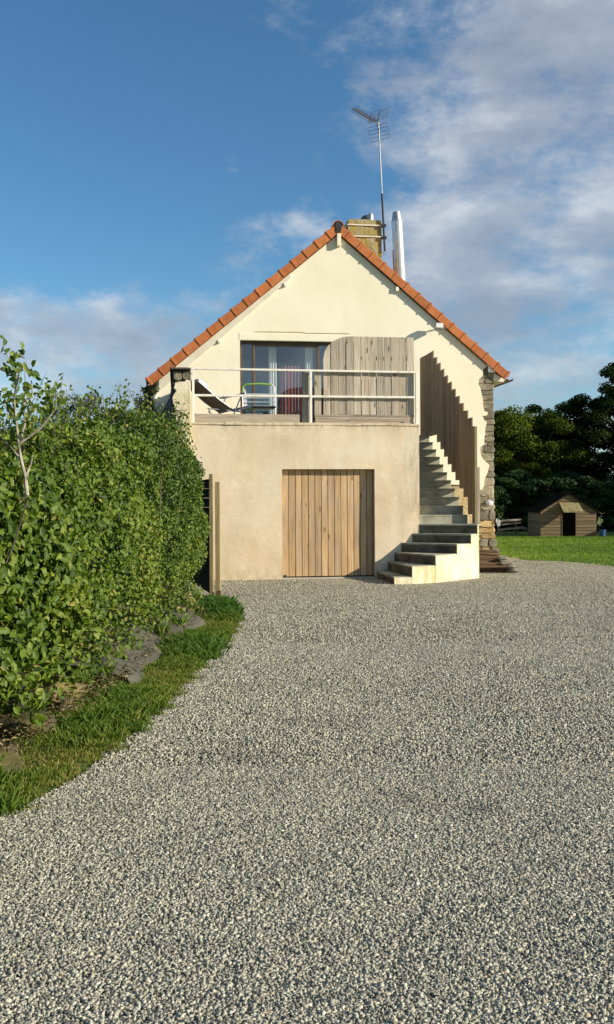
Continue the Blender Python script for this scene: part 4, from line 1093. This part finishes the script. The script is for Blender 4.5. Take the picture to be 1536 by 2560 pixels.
# low sprays hanging over the stones
for i in range(110):
    y = rg.uniform(4.2, 11.5); p = np.array([hfront(y) + .0, y, rg.uniform(.22, .5)]); dirv = np.array([rg.uniform(.12, .34), rg.uniform(-.1, .1), rg.uniform(-.16, .05)])
    stem.tube([tuple(p - dirv * .4), tuple(p + dirv * .5), tuple(p + dirv)], [.005, .004, .002], 4)
    for j in range(26):
        SP.append(p + dirv * rg.uniform(-.3, 1.05) + rg.normal(0, .035, 3)); SN.append(rg.normal(0, .7, 3) + np.array([.7, -.4, .5]))
SP = np.array(SP); SN = np.array(SN)
v2_, f2_ = leaves(SP, SN, rg.uniform(.038, .062, len(SP)) * np.interp(SP[:, 1], [5, 7, 11], [1.3, 1.1, .9]), 22, .66)
vv_, ff_ = join([(v1_, f1_), (v2_, f2_)])
rr_ = np.repeat(np.concatenate([r1, np.clip(rg.normal(.6, .2, len(SP)), 0, 1)]), 2)
np_mesh('foliage', vv_, ff_, rr_, 'hedge_leaf', hd)
for i in range(150):                                       # inner branches
    y = rg.uniform(4, 12.9); x = hfront(y) - rg.uniform(.15, 1.1); z = 0.0; pts = [(x, y, z)]
    top = htop(y) - .25
    for j in range(5):
        x += rg.normal(0, .07); y += rg.normal(0, .07); z = top * (j + 1) / 5; pts.append((x, y, z))
    stem.tube(pts, [.016, .014, .011, .009, .006, .004], 5)
stem.build('stems', 'bark', hd)
mb = MB(); mb.tube([(-1.83, 9.35, 0), (-1.85, 9.36, .10), (-1.885, 9.38, .24), (-1.93, 9.42, .5)], [.034, .031, .029, .02], 10); mb.build('trunk', 'pale_bark', hd)

# young pale-stemmed tree standing in the near end of the hedge
yt = thing('young_tree', 'slender young tree with a pale trunk rising above the near end of the hedge', 'tree', (-1.95, 6.3, 0))
mb = MB(); Yb = 5.85
def wp(dx, dy, Y): return ((dx * 1.0351 - 768) / F_PX * Y, Y, H_EYE + (1250 - dy * 1.0351) / F_PX * Y)
trunk = [(-2.25, Yb + .3, 0), (-2.15, Yb + .25, .8), (-1.98, Yb + .12, 1.35)] + [wp(a, b2, Yb) for a, b2 in [(66, 1190), (62, 1150), (52, 1108), (46, 1070), (40, 1010), (36, 960), (42, 905), (28, 870), (12, 832)]]
mb.tube(trunk, [.022, .020, .018, .015, .012, .010, .008, .007, .005, .004, .003, .002], 8)
br = [[(52, 1108), (30, 1080), (0, 1050), (-30, 1030)], [(62, 1150), (75, 1120), (80, 1095)], [(46, 1070), (62, 1020), (58, 975), (64, 930), (60, 880)], [(40, 1010), (20, 985), (0, 960), (-20, 930)], [(36, 960), (48, 900), (64, 870)], [(46, 1070), (100, 1030), (135, 985), (140, 945)], [(28, 870), (40, 850), (62, 862)], [(58, 975), (80, 950), (78, 915)], [(42, 905), (15, 890), (-10, 885)]]
TP = []
for b2 in br:
    off = rg.normal(0, .12); pts = [wp(x, y, Yb + off * min(1, i)) for i, (x, y) in enumerate(b2)]
    mb.tube(pts, [.008, .006, .004, .002][:len(pts)] if len(pts) < 5 else [.008, .006, .005, .004, .002], 5)
    for a, c2 in zip(pts[:-1], pts[1:]):
        for j in range(6):
            t = rg.random(); TP.append(np.array(a) * (1 - t) + np.array(c2) * t + rg.normal(0, .035, 3))
for a, c2 in zip(trunk[7:-1], trunk[8:]):
    for j in range(7): t = rg.random(); TP.append(np.array(a) * (1 - t) + np.array(c2) * t + rg.normal(0, .035, 3))
mb.build('trunk', 'pale_bark', yt)
# built in world coordinates, so shift by the root's base happens in build(); leaves are shifted by hand
TP = np.array(TP); v_, f_ = leaves(TP, rg.normal(0, .7, TP.shape) + np.array([.6, -.5, .3]), rg.uniform(.045, .07, len(TP)), 24)
np_mesh('foliage', v_ - np.array(BASE[yt]), f_, np.repeat(np.clip(rg.normal(.55, .2, len(TP)), 0, 1), 2), 'hedge_leaf', yt)

# ------------------------------------------------------------------ stones, membrane and bank under the hedge
def sheet(pts_fn, nx, ny):
    m = MB(); vs = [pts_fn(i / nx, j / ny) for j in range(ny + 1) for i in range(nx + 1)]
    W = nx + 1; m.add(vs, [(j * W + i, j * W + i + 1, (j + 1) * W + i + 1, (j + 1) * W + i) for j in range(ny) for i in range(nx)], .5); return m
def bankf(a, b2):
    y = 3.4 + 10.0 * b2; x0 = float(edge_x(y)) - .52; x1 = -3.4
    x = x0 + (x1 - x0) * a; z = .01 + .065 * min(1, a * 4) + .03 * math.sin(x * 7 + y * 3) * min(1, a * 5) + .02 * math.sin(x * 3 - y * 8) * min(1, a * 5)
    return (x, y, z)
tag(sheet(bankf, 24, 90).build('hedge_bank', 'soil', smooth=True), None, None, kind='structure')
def memf(a, b2):
    y = 7.1 + 4.6 * b2; xe = float(edge_x(y)) - .47 - .07 * math.sin(y * 2.3) - .05 * math.sin(y * 5.7 + 1) - .02 * math.sin(y * 19); x = xe - a * .75
    z = .055 + .12 * min(1, a * 2.4) + .018 * math.sin(x * 11 + y * 5) + .014 * math.sin(y * 13 - x * 6) + .012 * math.sin(y * 27) - .03 * (a < .02)
    return (x, y, z)
sheet(memf, 26, 110).solo('weed_membrane', 'membrane', 'rumpled dark grey weed membrane spread under the hedge', 'sheet', (-1.7, 9.4, 0), smooth=True)
gx = np.random.default_rng(70); m = 3600; y = np.where(gx.random(m) < .6, gx.uniform(4.6, 7.3, m), gx.uniform(7.3, 12.4, m)); x = edge_x(y) - gx.uniform(.40, 1.15, m)
dead = leaves(np.stack([x, y, gx.uniform(.10, .16, m)], 1), gx.normal(0, .35, (m, 3)) + np.array([0, 0, 1]), gx.uniform(.015, .045, m), 71, .35)
tag(np_mesh('leaf_litter', dead[0], dead[1], np.repeat(gx.random(m), 2), 'litter'), 'dry brown leaf litter and straw scattered under the hedge', 'leaf litter', kind='stuff')
m = 2600; y = gx.uniform(4.0, 12.6, m); c_ = np.round(y * 2.1) / 2.1 + .12 * np.sin(np.round(y * 2.1) * 9); y = c_ + gx.normal(0, .07, m); x = edge_x(y) - .62 - .25 * np.abs(np.sin(c_ * 5.3)) + gx.normal(0, .06, m)
tag(blades(x, y, np.full(m, .05), gx.uniform(.06, .17, m), 73, 'grass_blade', 'weeds', np.clip(gx.normal(.3, .2, m), 0, 1), .9, .004), 'tufts of longer grass growing between the stones under the hedge', 'weeds', kind='stuff')
rocks = [(-1.78, 6.62, .10, (.20, .26, .10), 'mossy_tan_rock', 'pale tan rock half hidden by the near hedge leaves'),
         (-1.60, 7.25, .06, (.17, .24, .09), 'mossy_rock', 'flat grey rock at the near end of the weed membrane'),
         (-1.80, 5.70, .06, (.24, .30, .11), 'mossy_rock', 'broad grey rock beside tall grass left of the drive'),
         (-1.92, 7.75, .16, (.16, .20, .12), 'mossy_tan_rock', 'pale yellow rock under the overhanging hedge'),
         (-1.68, 4.95, .03, (.20, .26, .08), 'mossy_rock', 'dark grey rock nearest the camera under the hedge'),
         (-1.62, 6.25, .04, (.10, .14, .07), 'mossy_rock', 'small grey rock between two larger rocks in the verge'),
         (-1.60, 12.2, .12, (.13, .12, .12), 'mossy_tan_rock', 'small pale rock at the far end of the hedge beside the gate')]
for i, (x, y, z, s3, mt, lb) in enumerate(rocks):
    mb = MB(); mb.rock((x, y, z), s3, 60 + i, sub=3); mb.solo('rock', mt, lb, 'rock', (x, y, 0), False, 'rocks under the hedge')

# ------------------------------------------------------------------ trees
def tree(name, label, base_, crown, nleaf, lsize, mat, trunk_r, seed, group=None, clump=.45, flat=1.0, nclump=None, barkm='bark', gap=0.0, hl=.55):
    r = np.random.default_rng(seed); t = thing(name, label, 'tree', base_, False, group)
    mb = MB(); bx, by, bz = base_
    top = max(c[2] + c[5] * .6 for c in crown)
    cx = np.mean([c[0] for c in crown]); cy = np.mean([c[1] for c in crown])
    tp = [(bx, by, 0)]; hz = min(c[2] - c[5] * .4 for c in crown)
    for i in range(1, 6):
        tp.append((bx + (cx - bx) * i / 5 + r.normal(0, .08), by + (cy - by) * i / 5 + r.normal(0, .08), top * .75 * i / 5))
    mb.tube(tp, [trunk_r * (1 - .14 * i) for i in range(6)], 8)
    P = []; Nn = []; R_ = []
    tot = sum(c[3] * c[5] for c in crown)
    for c in crown:
        k = max(4, int((nclump or 60) * c[3] * c[5] / tot))
        q = r.normal(size=(k, 3)); q /= np.linalg.norm(q, axis=1, keepdims=True); q *= (r.uniform(.25, 1, (k, 1)) ** .45)
        cc = np.array(c[:3]) + q * np.array(c[3:6])
        for j, ccc in enumerate(cc):
            if r.random() < .5:
                s0 = tp[r.integers(2, 5)]
                mid = (np.array(s0) + ccc) / 2 + r.normal(0, .12, 3) + np.array([0, 0, .12])
                mb.tube([s0, tuple(mid), tuple(ccc)], [trunk_r * .35, trunk_r * .2, trunk_r * .06], 5)
            mm = int(nleaf / tot * c[3] * c[5] / k)
            g3 = r.normal(size=(mm, 3)); cs_ = clump * r.uniform(.6, 1.3)
            g3 = g3 / (np.linalg.norm(g3, axis=1, keepdims=True)) * (r.uniform(0, 1, (mm, 1)) ** .5) * cs_ * np.array([1.25, 1.25, .75 * flat])
            P.append(ccc + g3); Nn.append(g3 + r.normal(0, .35, (mm, 3)) + np.array([0, 0, .25])); R_.append(np.clip(r.normal(.5 + r.normal(0, .18), .16, mm), 0, 1))
    P = np.concatenate(P); Nn = np.concatenate(Nn); R_ = np.concatenate(R_)
    v, f = leaves(P, Nn, r.uniform(.7, 1.3, len(P)) * lsize, seed + 1, .7)
    mb.build('trunk', barkm, t)
    np_mesh('crown', v - np.array(base_), f, np.repeat(R_, 2), mat, t)
    return t
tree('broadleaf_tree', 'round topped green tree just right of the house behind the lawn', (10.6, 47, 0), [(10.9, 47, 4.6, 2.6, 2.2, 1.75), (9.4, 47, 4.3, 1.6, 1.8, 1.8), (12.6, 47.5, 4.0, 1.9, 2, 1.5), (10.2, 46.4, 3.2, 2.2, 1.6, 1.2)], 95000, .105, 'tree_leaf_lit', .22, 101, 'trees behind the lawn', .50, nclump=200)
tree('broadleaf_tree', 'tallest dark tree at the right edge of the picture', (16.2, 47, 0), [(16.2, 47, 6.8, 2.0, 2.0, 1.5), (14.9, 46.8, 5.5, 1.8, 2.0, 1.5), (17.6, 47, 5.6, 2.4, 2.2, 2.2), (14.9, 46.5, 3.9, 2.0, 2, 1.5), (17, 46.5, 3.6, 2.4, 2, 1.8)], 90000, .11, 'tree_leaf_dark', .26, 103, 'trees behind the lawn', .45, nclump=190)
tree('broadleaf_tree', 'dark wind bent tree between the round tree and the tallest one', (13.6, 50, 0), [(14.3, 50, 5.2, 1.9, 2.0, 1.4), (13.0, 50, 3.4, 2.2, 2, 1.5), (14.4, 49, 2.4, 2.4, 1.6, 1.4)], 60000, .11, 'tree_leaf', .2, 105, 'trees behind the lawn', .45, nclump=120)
for i, (x, y, h_, lb) in enumerate([(8.7, 42.2, 2.75, 'low dark evergreen bush closest to the house corner'), (10.9, 41.6, 2.6, 'low dark evergreen bush behind the left of the shed'), (13.0, 41.2, 2.75, 'low dark evergreen bush behind the right of the shed'), (15.2, 40.6, 3.0, 'low dark evergreen bush at the right edge behind the bucket'), (9.9, 42.9, 2.9, 'dark evergreen bush set back behind the left end of the shed'), (12.1, 42.6, 2.9, 'dark evergreen bush set back between the two behind the shed'), (7.6, 41.4, 2.3, 'small dark evergreen bush behind the rack of pale planks')]):
    tree('evergreen_bush', lb, (x, y, 0), [(x, y, h_ * .66, 1.35, .9, h_ * .26), (x, y, h_ * .27, 1.35, .9, h_ * .28)], 24000, .11, 'conifer_leaf', .07, 120 + i, 'evergreen bushes behind the shed', .32, .6, nclump=90)
# trees beyond the right edge, whose shade falls on the end of the garden
for i, (x, y, s2) in enumerate([(21.5, 41.5, 1.0), (22.0, 46.5, 1.1), (26.5, 39.5, 1.0)]):
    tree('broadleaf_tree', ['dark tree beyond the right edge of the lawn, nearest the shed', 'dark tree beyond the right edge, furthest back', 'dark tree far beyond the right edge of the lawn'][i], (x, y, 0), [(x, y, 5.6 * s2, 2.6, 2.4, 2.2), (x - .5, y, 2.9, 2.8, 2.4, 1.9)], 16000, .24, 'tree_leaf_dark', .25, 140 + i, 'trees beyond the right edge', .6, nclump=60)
for i, (x, y) in enumerate([(19.0, 34.6), (19.4, 37.0), (19.0, 39.4), (19.6, 41.8), (19.2, 44.2)]):  # unseen evergreen row, added to shade the ground behind the shed
    tree('evergreen_bush', 'unseen dark evergreen shrub added to shade the far end of the garden', (x, y, 0), [(x, y, 3.2, 1.5, 1.5, 1.5), (x, y, 1.5, 1.6, 1.6, 1.4)], 7000, .20, 'conifer_leaf', .09, 180 + i, 'unseen evergreen row added for shade', .45, nclump=50)
# woods far away on the left, seen over and through the hedge
P = []; rgw = np.random.default_rng(50)
wd2 = MB()
for i in range(26):
    x = -75 + i * 4.2 + rgw.normal(0, 1); y = 118 + rgw.normal(0, 5); h_ = rgw.uniform(6.5, 9.5)
    k = 700; q = rgw.normal(size=(k, 3)); q /= np.linalg.norm(q, axis=1, keepdims=True)
    P.append(np.array([x, y, h_ * .52]) + q * np.array([3.2, 2.6, h_ * .48]) * rgw.uniform(.7, 1.05, (k, 1)))
P = np.concatenate(P)
v, f = leaves(P, P * 0 + rgw.normal(0, 1, P.shape) + np.array([.3, -.6, .3]), rgw.uniform(.7, 1.3, len(P)), 51, .9)
tag(np_mesh('distant_wood', v, f, np.repeat(rgw.random(len(P)), 2), 'tree_leaf_dark'), 'dark line of far off trees on the horizon behind the hedge', 'trees', kind='stuff')
# a dull bush behind the hedge and the dark creeper on the left corner of the house
tree('grey_bush', 'dull grey green bush showing behind the far top of the hedge', (-3.9, 16.2, 0), [(-3.9, 16.2, 2.75, .55, .5, .60), (-4.3, 16.2, 2.2, .6, .5, .6)], 9000, .035, 'dull_leaf', .05, 160, None, .16, nclump=60)
cr = thing('climbing_plant', 'dark creeper hanging from the left eave corner of the house', 'plant', (-3.15, GV + .1, 0), True)
mb = MB(); r5 = random.Random(8); CP = []
for i in range(46):
    u_ = -3.12 + r5.uniform(-.10, .24); v = GV + r5.uniform(-.05, .5); z = 3.86 - r5.uniform(0, .25)
    pts = [(u_, v, 0)]
    for j in range(1, 6): pts.append((u_ + r5.uniform(-.05, .05), v + r5.uniform(-.04, .04), z * j / 5))
    mb.tube(pts, .008, 4)
    for j in range(90): CP.append((u_ + r5.uniform(-.07, .07), v + r5.uniform(-.07, .07), r5.uniform(1.5, z)))
mb.build('stems', 'bark', cr)
CP = np.array(CP); v, f = leaves(CP, np.random.default_rng(3).normal(0, 1, CP.shape), np.random.default_rng(4).uniform(.03, .055, len(CP)), 30)
np_mesh('foliage', v - np.array(BASE[cr]), f, np.repeat(np.random.default_rng(5).random(len(CP)), 2), 'tree_leaf_dark', cr)

# ------------------------------------------------------------------ shed, pallets and bucket
SX0, SX1, SY0, SY1, SE, SRZ = 8.85, 10.96, 35.0, 37.0, .97, 1.62
SM = (SX0 + SX1) / 2
sh = thing('shed', 'small wooden garden shed with a dark doorway at the far end of the lawn', 'shed', (SM, 36, 0))
def slope_z(x): return SRZ - abs(x - SM) * (SRZ - SE) / (SM - SX0)
mb = MB(); bh = .122; z_ = 0.0; DX0, DX1, DH = 9.67, 10.17, .90
while z_ < SRZ - .02:
    z1 = min(z_ + bh, SRZ - .01)
    def span(z):
        if z <= SE: return SX0, SX1
        d2 = (SRZ - z) * (SM - SX0) / (SRZ - SE); return SM - d2, SM + d2
    (a0, b0_), (a1, b1_) = span(z_), span(z1); jr = random.random()
    def plank(xa0, xb0, xa1, xb1, za, zb):
        if xb0 - xa0 < .02: return
        mb.hexa([(xa0, SY0 - .012, za), (xb0, SY0 - .012, za), (xb0, SY0 + .03, za), (xa0, SY0 + .03, za), (xa1, SY0, zb - .008), (xb1, SY0, zb - .008), (xb1, SY0 + .03, zb - .008), (xa1, SY0 + .03, zb - .008)], jr)
    if z_ < DH: plank(a0, DX0, a1, DX0, z_, z1); plank(DX1, b0_, DX1, b1_, z_, z1)
    else: plank(a0, b0_, a1, b1_, z_, z1)
    if z_ < SE:
        zz_ = min(z1, SE); mb.box(SX0 - .0, SX0 + .03, SY0 + .031, SY1, z_, zz_ - .008, jr); mb.box(SX1 - .03, SX1, SY0 + .031, SY1, z_, zz_ - .008, jr)
    z_ += bh
mb.box(SX0 + .03, SX1 - .03, SY1 - .03, SY1, 0, SE); mb.build('wall', 'shed_wood', sh)
mb = MB()
for sg in (-1, 1):
    e_ = SM + sg * ((SM - SX0) + .08); ez = slope_z(e_)
    mb.prism_y([(SM, SRZ + .005), (e_, ez + .005), (e_, ez + .04), (SM, SRZ + .045)], SY0 - .08, SY1 + .08)
mb.build('roof', 'felt_roof', sh)
mb = MB(); mb.hexa([(9.60, SY0 - .42, .93), (10.36, SY0 - .42, .93), (10.28, SY0 - .012, 1.27), (9.55, SY0 - .012, 1.27), (9.60, SY0 - .42, .97), (10.36, SY0 - .42, .97), (10.28, SY0 - .012, 1.31), (9.55, SY0 - .012, 1.31)]); mb.build('door_hood', 'straw_roof', sh)
mb = MB(); mb.box(DX0 - .03, DX0, SY0 - .02, SY0 + .04, 0, DH + .03); mb.box(DX1, DX1 + .03, SY0 - .02, SY0 + .04, 0, DH + .03); mb.build('door_frame', 'shed_wood', sh)
mb = MB()
for i, (x, y, z, w2) in enumerate([(7.9, 38, .55, .85), (7.95, 38.02, .42, .8), (7.98, 38, .22, .8)]):
    c_ = MB(); c_.bar((x - .1, y, z - .03), (x + w2, y + .05, z + .05), .5, .055); c_.bar((x - .05, y, 0), (x - .05, y, z - .05), .05, .05, (0, 1, 0)); c_.bar((x + w2 - .1, y + .3, 0), (x + w2 - .1, y + .3, z - .02), .05, .05, (0, 1, 0))
    c_.solo('bench_plank', 'grey_wood_flat', ['highest pale plank of the rack left of the shed', 'second pale plank of the rack left of the shed', 'lowest pale plank of the rack left of the shed'][i], 'plank', (x, y, 0), False, 'pale planks beside the shed')
mb = MB(); mb.tube([(11.16, 34.9, 0), (11.16, 34.9, .26)], [.10, .125], 16); mb.tube([(11.16, 34.9, .245), (11.16, 34.9, .265)], .132, 16)
mb.solo('bucket', 'blue_plastic', 'small blue plastic bucket on the grass right of the shed', 'bucket', (11.16, 34.9, 0))
